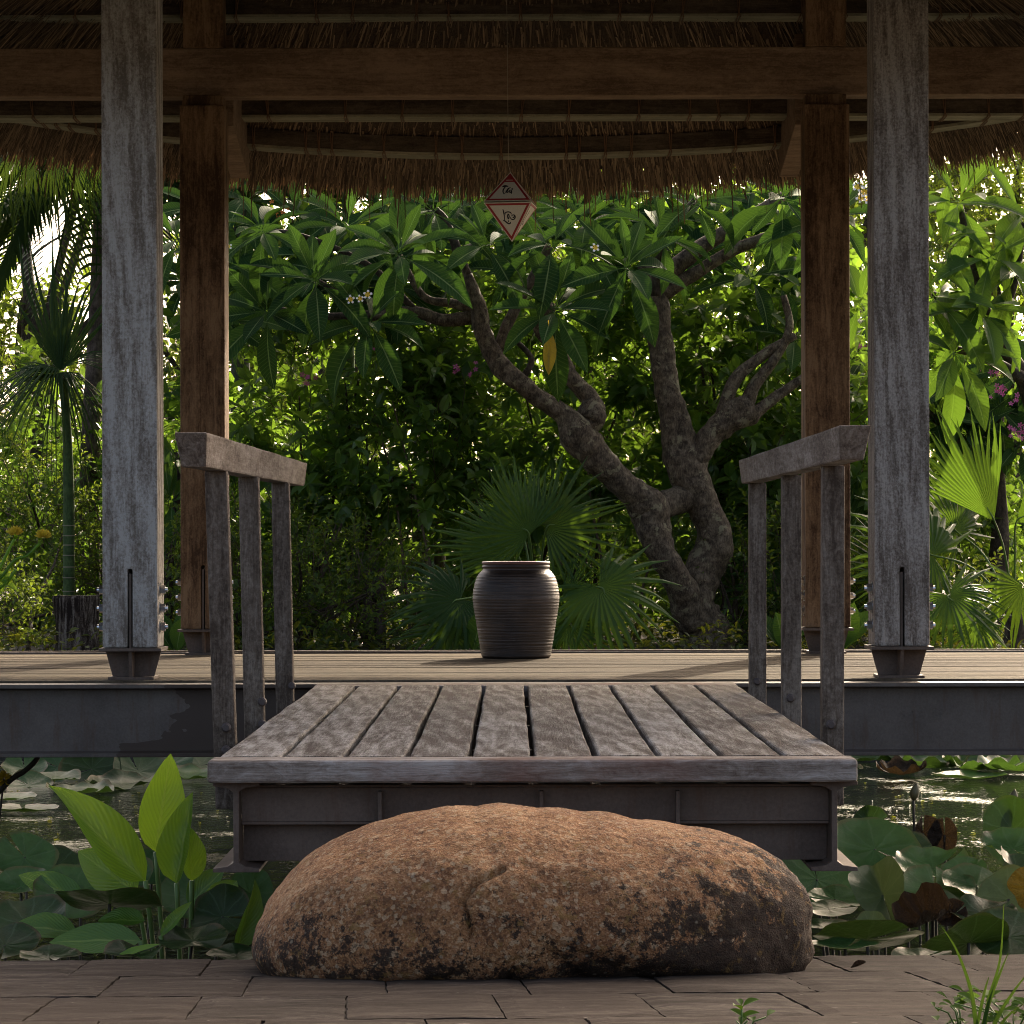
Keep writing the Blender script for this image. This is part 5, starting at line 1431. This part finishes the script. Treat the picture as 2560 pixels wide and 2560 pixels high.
bush('leafy_shrub', 'round-leaved sprig just left of the left front post', [(-1.95, 16.4, 2.05, .16, .12, .30, 14)], M['plumeria_lit'], .10, .62, 7, 'shrub', 2, len_t=(.15, .3))
# ground cover
n = 5200
gx = rng.uniform(-3.9, 3.9, n); gy = 18.5 + rng.uniform(0, 1, n) ** 1.4 * 4.5
pos = np.stack([gx, gy, GZ + rng.uniform(0.0, .22, n) * (0.5 + 0.5 * vnoise(np.stack([gx * 2.2, gy * 2.2, gx * 0], 1), 3))], 1)
T_ = norm(rand_dir(n) * np.array((1, 1, .5)) + np.array((0, 0, .35)))
v, f = leaf_cloud(pos, T_, norm(np.array((0, 0, 1.0)) + rand_dir(n) * .5), rng.uniform(.03, .085, n), rng.uniform(.02, .04, n))
tag(mobj('ground_cover', v, f, M['cover']), 'low leafy ground cover along the garden edge', 'ground cover', kind='stuff')
for (px, d, n, s_) in ((1385, 15.0, 4, 1), (440, 14.95, 5, 1.3), (2105, 15.0, 5, 1.4), (1960, 15.1, 5, 1.2), (2290, 15.2, 4, 1.0), (1180, 14.9, 1, 1.3), (300, 15.3, 4, .8)):
    g = thing('broadleaf_plant', (P(px, 0, d).x, d * K, GZ), 'low broad-leaved green plant at the garden edge ' + {1385: 'right of the jar', 440: 'beneath the left rear post', 2105: 'beneath the right rear post', 1960: 'behind the right handrail', 2290: 'behind the right front post', 1180: 'left of the jar', 300: 'behind the left front post'}[px], 'plant')
    me = big_leaf('leaf', M['plumeria_lit'], .42, .3, .2)
    for k in range(n):
        a = k * 2.4 + px
        place('leaf', me, g, Vector((P(px, 0, d).x, d * K, GZ)), (math.cos(a) * .6, math.sin(a) * .4 - .15, 1), (-math.cos(a) * .8, -.8, .3), .27 * s_ * random.uniform(.8, 1.2))

# ------------------------------------------------------------------ trees further back
def back_tree(label, x, d, ells, L, per=9, mat='tree_leaf', trunk=.09, n_l=5):
    ells = far_ells(ells); L = L * K; x, d = x * K, d * K
    g = thing('garden_tree', (x, d, GZ), label, 'tree')
    zc = sum(e[2] for e in ells) / len(ells)
    limb('trunk', g, M['dark_bark'], [(x, d, GZ - .05, trunk), (x + .1, d, GZ + (zc - GZ) * .5, trunk * .8), (x - .05, d, zc, trunk * .55)], .07, 10, 6, int(x * 10))
    for e in ells:
        limb('branch', g, M['dark_bark'], [(x, d, GZ + (zc - GZ) * .55, trunk * .5), ((x + e[0]) / 2, (d + e[1]) / 2, (zc + e[2]) / 2, trunk * .36), (e[0], e[1], e[2], trunk * .2), (e[0] + e[3] * .5, e[1], e[2] + e[5] * .5, .008)], .06, 8, 5, int(e[0] * 10))
    v, f, tv, tf = twigs_in(ells, per, L, .46, len_t=(.3, .6), shell=.35)
    tag(mobj('crown', v, f, M[mat], g), kind='stuff'); tag(mobj('twigs', tv, tf, M['twig'], g), kind='stuff')
    return g
back_tree('light-leaved tree against the white sky at top left', -3.6, 22, [(-3.6, 22, 4.5, 1.3, .9, .7, 340), (-2.7, 22, 4.2, .9, .7, .4, 200), (-3.7, 22.3, 2.3, .9, .7, .7, 330), (-2.2, 22, 4.6, 1.0, .8, .7, 260), (-2.3, 22.3, 2.2, .8, .6, .7, 280)], .095)
back_tree('tree behind the left posts, thin against the sky', -1.5, 24, [(-1.6, 24, 2.6, 1.1, .8, .8, 280), (-.7, 24.3, 3.6, 1.2, .8, .9, 300), (-2.2, 24, 1.6, 1.2, .8, .7, 160)], .085)
back_tree('tree filling the background behind the plumeria crown', .6, 23, [(.3, 23, 3.1, 1.2, .8, .9, 240), (1.3, 23.2, 3.9, 1.2, .8, .9, 220), (.9, 23, 2.1, 1.1, .8, .8, 200)], .085)
back_tree('dense dark tree behind the right rear post', 2.4, 22.5, [(2.3, 22.5, 3.2, 1.1, .8, .9, 240), (2.0, 22.5, 2.1, 1.0, .8, .8, 200), (3.1, 22.6, 4.2, 1.0, .8, .8, 170)], .08)
back_tree('tree at the far right with bright gaps in its crown', 4.0, 24, [(3.8, 24, 3.0, 1.0, .8, 1.0, 380), (4.2, 24, 4.3, 1.1, .8, .9, 330), (3.6, 24, 1.8, 1.1, .8, .8, 260), (3.3, 24, 4.6, 1.0, .8, .8, 260)], .085)
for i_, (x_, lab_) in enumerate(((-4.2, 'distant tree closing the gap at far left'), (-2.0, 'distant tree behind the left rear post'), (0.1, 'distant tree straight behind the jar'), (2.1, 'distant tree behind the right rear post'), (4.3, 'distant tree at the far right edge'))):
    k_ = (12, 110, 170, 190, 190)[i_]
    back_tree(lab_, x_, 27, [(x_ - .7, 27, 2.0, 1.1, .6, .9, k_), (x_ + .6, 27.2, 2.7, 1.1, .6, .9, k_), (x_ - .2, 27, 3.7, 1.2, .6, .8, k_)], .15, per=8)
bush('clipped_hedge', 'dark hedge closing the back of the garden', [(x, 20.2, 1.0, .75, .35, .6, 170) for x in np.arange(-3.6, 3.7, .72)], M['bush'], .10, .55, 10, 'hedge', 8)
# blossom sprays among the shrubs
bs = random.Random(3)
for (px, py, d, m_, n, lab) in ((690, 530, 16.4, M['orange'], 9, 'orange blossom spray high behind the left rear post'), (915, 850, 16.5, M['pink'], 6, 'pink blossom spray left of centre above the bush'), (1155, 930, 16.4, M['pink'], 7, 'pink blossom spray beside the leaning plumeria limb'), (770, 945, 16.4, M['pink'], 7, 'pink blossom spray above the left handrail')):
    g = thing('blossom_spray', P(px, py, d), lab, 'flowers')
    fm = flower_mesh(m_, m_, .02)
    limb('stem', g, M['stem_dark'], [(*P(px, py + 90, d + .1), .004), (*P(px + 8, py + 40, d + .05), .003), (*P(px, py, d), .002)], 0, 5, 4)
    for k in range(n): flower(g, fm, P(px + bs.gauss(0, 17), py + bs.gauss(0, 12), d), (bs.uniform(-1, 1), -1, bs.uniform(-.5, 1)), bs.uniform(.6, 1.0))
P = P_near
# ------------------------------------------------------------------ pond plants
def pad_mesh(mat, seed, cup=0.1, wave=0.06, fold=0.0, notch=0.16, edge=0.03, n=36, rings=7):
    r_ = random.Random(seed)
    ph = [r_.uniform(0, 6.28) for _ in range(5)]
    V, Fc, UV = [(0, 0, 0)], [], [(.5, .5)]
    for j in range(1, rings + 1):
        q = j / rings
        for i in range(n + 1):
            a = notch / 2 + (2 * math.pi - notch) * i / n
            rr_ = q * (1 + .04 * math.sin(3 * a + ph[0]) + .025 * math.sin(7 * a + ph[1]))
            x, y = math.cos(a) * rr_, math.sin(a) * rr_
            z = cup * q * q + wave * q ** 2 * (math.sin(3 * a + ph[2]) + .6 * math.sin(5 * a + ph[3])) + edge * q ** 5 * (1 + .5 * math.sin(9 * a + ph[4]))
            if fold:
                yy = abs(y); c = math.cos(fold); s = math.sin(fold)
                z += yy * s; y = math.copysign(yy * c, y)
            V.append((x, y, z)); UV.append((.5 + x / 2, .5 + y / 2))
    m = n + 1
    for i in range(n): Fc.append((0, 1 + i, 2 + i))
    for j in range(rings - 1):
        for i in range(n):
            a = 1 + j * m + i
            Fc.append((a, a + m, a + m + 1, a + 1))
    return mesh_of('leaf', V, Fc, mat, True, UV)
def lily(label, base, pads, group=None, far=1.0, size=1.0):
    """pads: (px,py,d,radius_m,normal,mesh kwargs,mat[,x dir])"""
    g = thing('water_lily', base, label, 'water lily', group)
    for i, pd in enumerate(pads):
        px, py, d, r, Nn, kw, mat = pd[:7]
        r *= size
        if far != 1.0:
            d2 = min(d * far, (CZ - WZ - .012) * F / (py - HOR)); r *= d2 / d; d = d2
        xd = Vector(pd[7]) if len(pd) > 7 else Vector((random.uniform(-1, 1), random.uniform(-1, 1), 0))
        Nn = Vector(Nn).normalized()
        if Nn.z > .2: Nn = (Nn + Vector((0, 0, .3))).normalized()
        me = pad_mesh(M[mat], i * 7 + int(px), **kw)
        xd = (xd - Nn * xd.dot(Nn))
        if xd.length < .05: xd = Nn.orthogonal()
        xd.normalize(); yd = Nn.cross(xd)
        c = P(px, py, d)
        o = obj('leaf', me, g)
        o.matrix_basis = Matrix.Translation(c) @ Matrix((xd * r, yd * r, Nn * r)).transposed().to_4x4()
        if c.z > WZ + 0.05:
            b = Vector((c.x * .8 + base[0] * .2, c.y * .9 + base[1] * .1, WZ - .15))
            q = spline([b, (b + c) / 2 + Vector((0, 0, -.03)), c], 5)
            v, f = tube_geo([Vector(p) for p in q], .004, 6)
            mobj('stalk', v, f, M['stem_dark'], g, True)
    return g
up = (0, -.15, 1)
lily('round grey-green lily pads crowding the left bank below the footbridge', (P(150, 0, 8).x, 8.0, 0), [
    (60, 2140, 8.6, .13, (.2, -.75, .6), dict(cup=.06, wave=.04), 'pad'), (140, 2165, 8.8, .10, (.6, -.6, .4), dict(cup=.1, fold=.2), 'pad_dark'), (50, 2215, 8.0, .125, (-.1, -.35, .95), dict(cup=.22, wave=.05), 'pad'),
    (170, 2235, 7.9, .135, (.25, -.75, .55), dict(cup=.12, wave=.06), 'pad'), (290, 2190, 8.2, .14, (-.1, -.7, .7), dict(cup=.05, wave=.04), 'pad'), (380, 2170, 8.6, .13, (.2, -.6, .7), dict(cup=.05, wave=.05), 'pad'),
    (70, 2305, 7.5, .14, (-.1, -.6, .8), dict(cup=.15, wave=.08), 'pad_dark'), (10, 2360, 7.2, .12, (0, -.5, .9), dict(cup=.1), 'pad_dark'), (470, 2240, 7.9, .12, (.1, -.75, .6), dict(cup=.1, wave=.05), 'pad'),
    (272, 2258, 7.35, .190, (-.05, -.30, -.9), dict(cup=-.12, wave=.06, notch=.3), 'pad_dark', (0, 1, .1)), (555, 2290, 7.6, .115, (-.35, -.8, .3), dict(cup=.1, fold=.25), 'pad_dark'), (620, 2230, 7.9, .09, (.3, -.8, .4), dict(fold=.4), 'pad'), (200, 2215, 8.4, .09, (.4, -.5, .7), dict(cup=.2), 'pad'),
    (120, 2390, 7.0, .10, up, dict(cup=.1), 'pad_dark'), (330, 2385, 7.0, .10, up, dict(cup=.15, wave=.1), 'pad_dark'), (480, 2350, 7.2, .12, (0, -.3, .9), dict(cup=.1, wave=.1), 'pad_dark'), (590, 2385, 7.0, .10, up, dict(cup=.05), 'pad_dark')], size=.72)
lily('raised lily pads under the left end of the pavilion beam', (P(200, 0, 16).x, 16, WZ), [
    (60, 1918, 12.9, .10, (.1, -.6, .7), dict(cup=.2), 'pad'), (145, 1915, 13.1, .11, (-.3, -.7, .5), dict(cup=.15), 'pad'), (228, 1920, 12.8, .135, (.05, -.9, .45), dict(cup=.16, wave=.05), 'pad_dark'), (345, 1925, 12.8, .115, (.2, -.65, .7), dict(cup=.25, wave=.06), 'pad_pale'),
    (420, 1910, 13.0, .12, (-.2, -.6, .8), dict(cup=.1), 'pad'), (135, 1945, 12.5, .11, up, dict(cup=.12, wave=.08), 'pad'), (70, 1960, 12.4, .10, (.1, -.5, .8), dict(cup=.1), 'pad'), (300, 1962, 12.4, .15, up, dict(cup=.10, edge=.1), 'pad_dark'), (200, 1978, 12.2, .14, (0, -.05, 1), dict(cup=.05, edge=.12), 'pad'),
    (470, 1940, 12.7, .13, up, dict(cup=.1, edge=.1), 'pad'), (500, 1912, 13.2, .12, (.1, -.5, .8), dict(cup=.1), 'pad_pale'), (20, 1995, 12.1, .12, (0, -.05, 1), dict(wave=.02), 'pad'), (60, 2025, 11.8, .14, (0, 0, 1), dict(wave=.02), 'pad_dark')], far=1.29)
lily('sunlit flat lily pads with wavy rims under the right end of the pavilion beam', (P(2400, 0, 16.5).x, 16.5, WZ), [
    (2170, 1900, 13.9, .15, (0, -.1, 1), dict(cup=.06, edge=.1), 'pad'), (2330, 1902, 13.6, .20, (0, -.18, 1), dict(cup=.08, edge=.14), 'pad'), (2480, 1902, 13.6, .20, (0, -.15, 1), dict(cup=.08, edge=.12), 'pad_pale'), (2330, 1920, 13.0, .16, (0, -.05, 1), dict(cup=.10, edge=.22, wave=.03), 'pad'),
    (2450, 1925, 12.9, .17, (0, -.05, 1), dict(cup=.10, edge=.2), 'pad'), (2540, 1928, 12.8, .17, (0, -.05, 1), dict(cup=.10, edge=.16), 'pad'), (2425, 1948, 12.6, .16, (0, 0, 1), dict(wave=.02), 'pad'), (2250, 1936, 12.8, .11, (0, -.1, 1), dict(cup=.15, edge=.25), 'pad_dead'), (2560, 1905, 13.7, .18, up, dict(cup=.1), 'pad_pale'), (2100, 1925, 13.2, .10, (0, 0, 1), dict(), 'pad_dark')], far=1.29)
lily('tilted grey-green lily pads on the right bank beside the boulder', (P(2300, 0, 8).x, 8.0, 0), [
    (2185, 2125, 8.5, .185, (.1, -.65, .7), dict(cup=.10, wave=.03), 'pad'), (2040, 2200, 8.0, .16, (.25, -.85, .4), dict(cup=.06, wave=.03), 'pad'), (2330, 2172, 8.2, .150, (0, -.42, .9), dict(cup=.10, wave=.06, edge=.10), 'pad'), (2410, 2180, 8.1, .09, (-.2, -.6, .75), dict(cup=.05), 'pad'),
    (2530, 2125, 8.6, .135, (0, -.4, .9), dict(cup=.15, wave=.07, edge=.1), 'pad'), (2520, 2250, 7.7, .125, (-.45, -.85, .25), dict(cup=.08, wave=.04), 'pad_pale'), (2085, 2250, 7.8, .10, (.1, -.4, .9), dict(cup=.08), 'pad'), (2070, 2275, 7.6, .11, up, dict(cup=.02), 'pad_pale'),
    (2205, 2240, 7.7, .135, (-.35, -.85, .35), dict(fold=.75, notch=.05, cup=.05), 'pad_pale', (.35, -.1, -.95)), (2340, 2225, 7.9, .145, (.05, -.45, .85), dict(cup=.12, wave=.07), 'pad'), (2440, 2215, 7.9, .14, (.1, -.4, .9), dict(cup=.08, wave=.06), 'pad'),
    (2165, 2352, 7.1, .19, (0, -.35, -.85), dict(cup=-.12, wave=.04), 'pad_dark'), (2420, 2360, 7.1, .15, (.2, -.55, -.7), dict(cup=-.12, wave=.06), 'pad_dark'), (2520, 2345, 7.15, .15, (-.1, -.5, .8), dict(cup=.1, wave=.08), 'pad_dark'), (2175, 2318, 7.3, .055, (.1, -.8, .5), dict(fold=.4), 'pad_pale'),
    (2330, 2275, 7.5, .13, (0, -.3, .9), dict(cup=.1), 'pad_dark'), (2460, 2290, 7.4, .12, (0, -.35, .9), dict(cup=.12, wave=.1), 'pad_dark'), (2110, 2370, 6.95, .12, (0, 0, 1), dict(wave=.02), 'pad'), (2300, 2395, 6.9, .10, up, dict(cup=.05), 'pad_dark'), (2060, 2320, 7.3, .11, (0, 0, 1), dict(), 'pad_dark'),
    (2540, 2180, 7.9, .10, (.4, -.5, .8), dict(fold=.5), 'pad_dark'), (2270, 2130, 8.6, .13, (.2, -.5, .8), dict(cup=.1), 'pad_dark')], size=.70)
lily('curled dead brown lily leaf among the pads on the right', (P(2330, 0, 7.4).x, 7.4, 0), [
    (2315, 2308, 7.35, .072, (-.35, -.75, .5), dict(fold=.75, cup=.2, wave=.16, edge=.3), 'pad_dead', (.95, -.1, .35)), (2380, 2290, 7.4, .04, (-.3, -.9, .3), dict(fold=.3, wave=.05), 'pad_dead', (.8, 0, .6)), (2585, 2222, 7.55, .06, (-.8, -.5, .1), dict(fold=.6, wave=.1), 'pad_yellow', (.2, 0, 1))])
lily('dark ragged lily leaves standing in the water at right', (P(2400, 0, 9.6).x, 9.6, 0), [
    (2306, 2085, 9.5, .058, (.4, -.9, .1), dict(fold=.5, wave=.06), 'pad_dead', (0, .1, 1)), (2360, 2090, 9.5, .055, (-.3, -.9, .1), dict(fold=.5, wave=.08), 'pad_dead', (0, .1, 1)), (2530, 2080, 9.4, .11, (-.1, -.95, .15), dict(fold=.35, wave=.08, notch=.5), 'pad_dark', (.1, .1, -1)), (2175, 2062, 9.8, .06, (0, -.9, .2), dict(fold=.4), 'pad_dark')])
# buds on stalks
def bud(px, py0, py1, d, label, w=.016):
    g = thing('lily_bud', P(px, py1 + 140, d), label, 'bud')
    a, b_ = P(px - 4, py0, d), P(px + 4, py1, d)
    q = [a + (b_ - a) * t_ for t_ in np.linspace(0, 1, 8)]
    v, f = tube_geo(q, [w * k for k in (.35, .75, .98, 1, .9, .68, .4, .06)], 12, lump=.05)
    mobj('petals', v, f, M['bud'], g, True)
    q = spline([(a.x + .03, d, WZ - .15), (a.x + .004, d, (a.z) * .5), tuple(a)], 5)
    v, f = tube_geo([Vector(p) for p in q], .0042, 7); mobj('stalk', v, f, M['stem_dark'], g, True)
bud(2286, 2003, 1958, 9.6, 'closed water lily bud on a dark stalk right of the footbridge')
bud(2532, 2022, 1975, 9.5, 'larger pale lily bud at the right edge of the pond', .018)
# low floating leaves / duckweed as loose scraps
n = 900
sx = np.concatenate([rng.uniform(-3.2, -0.9, n // 2), rng.uniform(.9, 3.2, n // 2)]); sy = rng.uniform(7.2, 18, n)
pos = np.stack([sx, sy, np.full(n, WZ + .003)], 1)
v, f = leaf_cloud(pos, rand_dir(n) * np.array((1, 1, .02)), np.tile((0, 0, 1.0), (n, 1)), rng.uniform(.008, .03, n), rng.uniform(.008, .02, n))
tag(mobj('floating_scraps', v, f, M['cover']), 'small leaf scraps floating on the pond', 'floating leaves', kind='stuff')

# ------------------------------------------------------------------ bright marsh plant left of the boulder
def world_leaf(name, root, tip, base, width, Nn, mat, curl=0.0, fold=.12, twist=0.0, peak=.42, sharp=.8):
    b, t_ = Vector(base), Vector(tip)
    me = big_leaf('leaf', mat, width / (t_ - b).length, curl, fold, twist, 14, .05, peak, 0.0, sharp)
    return place(name, me, root, b, t_ - b, Nn, (t_ - b).length)
mp = thing('marsh_plant', (P(400, 0, 7.6).x, 7.6, 0), 'bright green broad-leaved marsh plant left of the boulder', 'plant')
for (tip, base, w, Nn, m_, kw, d) in (
        ((424, 1885), (388, 2128), 116, (.25, -1, .1), 'marsh', dict(curl=-.06, peak=.38), 7.7), ((478, 1975), (440, 2206), 92, (-.5, -1, .15), 'marsh', dict(curl=.05, fold=.5, peak=.36), 7.5), ((470, 2060), (478, 2200), 70, (.6, -1, .1), 'marsh', dict(curl=.05, fold=.3), 7.6),
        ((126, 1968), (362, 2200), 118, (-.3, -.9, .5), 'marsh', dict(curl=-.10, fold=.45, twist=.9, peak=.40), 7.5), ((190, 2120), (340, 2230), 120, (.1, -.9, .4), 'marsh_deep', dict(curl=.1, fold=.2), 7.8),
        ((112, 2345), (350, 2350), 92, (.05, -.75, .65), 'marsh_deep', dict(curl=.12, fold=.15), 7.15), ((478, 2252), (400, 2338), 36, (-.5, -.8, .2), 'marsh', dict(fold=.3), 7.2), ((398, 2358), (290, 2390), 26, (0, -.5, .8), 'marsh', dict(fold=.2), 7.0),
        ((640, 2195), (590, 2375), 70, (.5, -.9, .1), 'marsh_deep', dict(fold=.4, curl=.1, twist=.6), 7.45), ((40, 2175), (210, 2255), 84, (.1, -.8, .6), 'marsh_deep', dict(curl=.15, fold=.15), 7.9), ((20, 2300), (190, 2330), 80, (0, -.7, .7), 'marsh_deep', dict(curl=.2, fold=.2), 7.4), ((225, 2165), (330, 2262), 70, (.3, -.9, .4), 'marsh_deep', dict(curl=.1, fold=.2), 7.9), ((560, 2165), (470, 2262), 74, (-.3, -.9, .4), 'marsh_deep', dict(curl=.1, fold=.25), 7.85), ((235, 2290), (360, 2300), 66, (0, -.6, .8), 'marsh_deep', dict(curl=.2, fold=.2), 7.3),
        ((500, 2330), (590, 2200), 90, (-.3, -.9, .1), 'marsh_deep', dict(fold=.2), 7.7)):
    world_leaf('leaf', mp, P(*tip, d), P(*base, d), w / F * d, Nn, M[m_], **kw)
for (px, py, d, bx) in ((388, 2128, 7.7, 400), (440, 2206, 7.5, 432), (478, 2200, 7.6, 440), (362, 2200, 7.5, 395), (340, 2230, 7.8, 390), (350, 2350, 7.15, 380), (400, 2338, 7.2, 400), (590, 2375, 7.45, 540)):
    a, b_ = P(px, py, d), Vector((P(bx, 0, d).x, d + .05, WZ - .12))
    q = spline([tuple(b_), tuple((a + b_) / 2 + Vector((.01, 0, 0))), tuple(a)], 5)
    v, f = tube_geo([Vector(p) for p in q], .0065, 8); mobj('stalk', v, f, M['stem'], mp, True)
# yellow-headed plant reaching in from the left
yp = thing('flowering_plant', (P(-120, 0, 9.6).x, 9.6, 0), 'yellow-tipped flower stalks reaching in at the left edge', 'plant')
for (kn, head) in (([(-150, 2300), (-80, 1600), (-10, 1440), (18, 1380), (36, 1345)], (38, 1332)), ([(-150, 2300), (-60, 1600), (20, 1418), (70, 1385), (100, 1355)], (108, 1340)), ([(-150, 2300), (-90, 1650), (-20, 1490), (16, 1455), (40, 1420)], None)):
    q = spline([tuple(P(x, y, 9.6)) for x, y in kn], 8)
    v, f = tube_geo([Vector(p) for p in q], .005, 7); mobj('stem', v, f, M['marsh'], yp, True)
    if head:
        c = P(*head, 9.6); n = 70
        u = rand_dir(n); u[:, 2] = np.abs(u[:, 2]) * 1.2 - .3
        v, f = leaf_cloud(np.tile(np.array(c), (n, 1)) + u * .006, u + np.array((.2, 0, .5)), rand_dir(n), np.full(n, .024), np.full(n, .008))
        mobj('flower_head', v, f, M['yellow'], yp)
for (tip, base) in (((48, 1478), (-20, 1430)), ((45, 1450), (-10, 1430)), ((-4, 1490), (20, 1440))):
    world_leaf('leaf', yp, P(*tip, 9.6), P(*base, 9.6), .03, (0, -.6, .8), M['marsh'], fold=.3)
yb = thing('flowering_plant', (P(-40, 0, 11.8).x, 11.8, 0), 'small yellow water flower on a dark arched stalk beneath the left beam', 'flower')
q = spline([tuple(P(-60, 2040, 11.8)), tuple(P(20, 1952, 11.8)), tuple(P(60, 1925, 11.8)), tuple(P(90, 1896, 11.8)), tuple(P(96, 1870, 11.9))], 6)
v, f = tube_geo([Vector(p) for p in q], .011, 9); mobj('stalk', v, f, M['stem_dark'], yb, True)
c = P(8, 1945, 11.8); n = 60; u = rand_dir(n)
v, f = leaf_cloud(np.tile(np.array(c), (n, 1)) + u * .008, u + np.array((0, 0, .4)), rand_dir(n), np.full(n, .03), np.full(n, .014))
mobj('flower_head', v, f, M['yellow'], yb)
q = spline([(c.x - .05, 11.8, WZ - .1), (c.x - .02, 11.8, -.05), tuple(c)], 5); v, f = tube_geo([Vector(p) for p in q], .004, 6); mobj('stem', v, f, M['stem_dark'], yb, True)

# ------------------------------------------------------------------ weeds on the paving
def pz(px, py):
    """paving point seen at a pixel"""
    k = (py - HOR) / F; d = 0.39 / (k - 0.077); return P(px, py, d)
gt = thing('grass_tuft', pz(2440, 2575), 'thin grass tuft growing at the lower right paving corner', 'grass')
b0 = pz(2440, 2590); dg = b0.y
for (kn, w) in (([(2440, 2590), (2425, 2480), (2390, 2380), (2352, 2318)], .006), ([(2455, 2590), (2470, 2500), (2498, 2400), (2508, 2262)], .006), ([(2450, 2590), (2470, 2510), (2500, 2430), (2518, 2386)], .006), ([(2470, 2590), (2500, 2530), (2540, 2470), (2580, 2420)], .007), ([(2435, 2590), (2450, 2520), (2462, 2470), (2470, 2445)], .005), ([(2480, 2590), (2520, 2540), (2575, 2500)], .006)):
    q = spline([tuple(P(x, y, dg)) for x, y in kn], 5); n = len(q)
    V, Fc = [], []
    for i, p in enumerate(q):
        ww = w / 2 * (1 - (i / (n - 1)) ** 1.6) + .0004
        V += [(p[0] - ww, p[1], p[2]), (p[0], p[1] + ww * .6, p[2]), (p[0] + ww, p[1], p[2])]
    for i in range(n - 1): Fc += [(3 * i, 3 * i + 1, 3 * i + 4, 3 * i + 3), (3 * i + 1, 3 * i + 2, 3 * i + 5, 3 * i + 4)]
    mobj('blade', V, Fc, M['grass'], gt, True)
WL = big_leaf('leaf', M['weed'], .42, .3, .25)
def weed(px, py, label, n, spread, L):
    c = pz(px, py); g = thing('weed', c, label, 'weed')
    for k in range(n):
        a = k * 2.4; h = random.uniform(.005, .055)
        p = c + Vector((random.gauss(0, spread), random.gauss(0, spread * .6), h))
        place('leaf', WL, g, p, (math.cos(a), math.sin(a), random.uniform(.1, .8)), (0, -.3, 1), L * random.uniform(.6, 1.2))
        if k % 3 == 0:
            v, f = tube_geo([c + Vector((0, 0, -.01)), (c + p) / 2 + Vector((0, 0, .01)), p], .0014, 5); mobj('stem', v, f, M['stem'], g, True)
weed(2530, 2585, 'leafy weed clump at the lower right corner', 44, .045, .034)
weed(1850, 2600, 'small weed sprig at the bottom edge in front of the boulder', 12, .014, .034)
weed(2400, 2580, 'tiny yellowish weed left of the grass tuft', 14, .025, .022)

# dry leaves lying on the paving
for (px, py, L, mat, lab) in ((2119, 2430, .035, 'pad_dead', 'small dark dry leaf on the paving just right of the boulder'), (2372, 2528, .05, 'marsh_deep', 'curled green leaf scrap on the paving left of the grass tuft')):
    me = big_leaf('fallen_leaf', M[mat], .45, -.5, .6, .5)
    o = place('fallen_leaf', me, None, pz(px, py) + Vector((0, 0, .006)), (1, .3, .02), (0, 0, 1), L)
    tag(o, lab, 'fallen leaf')
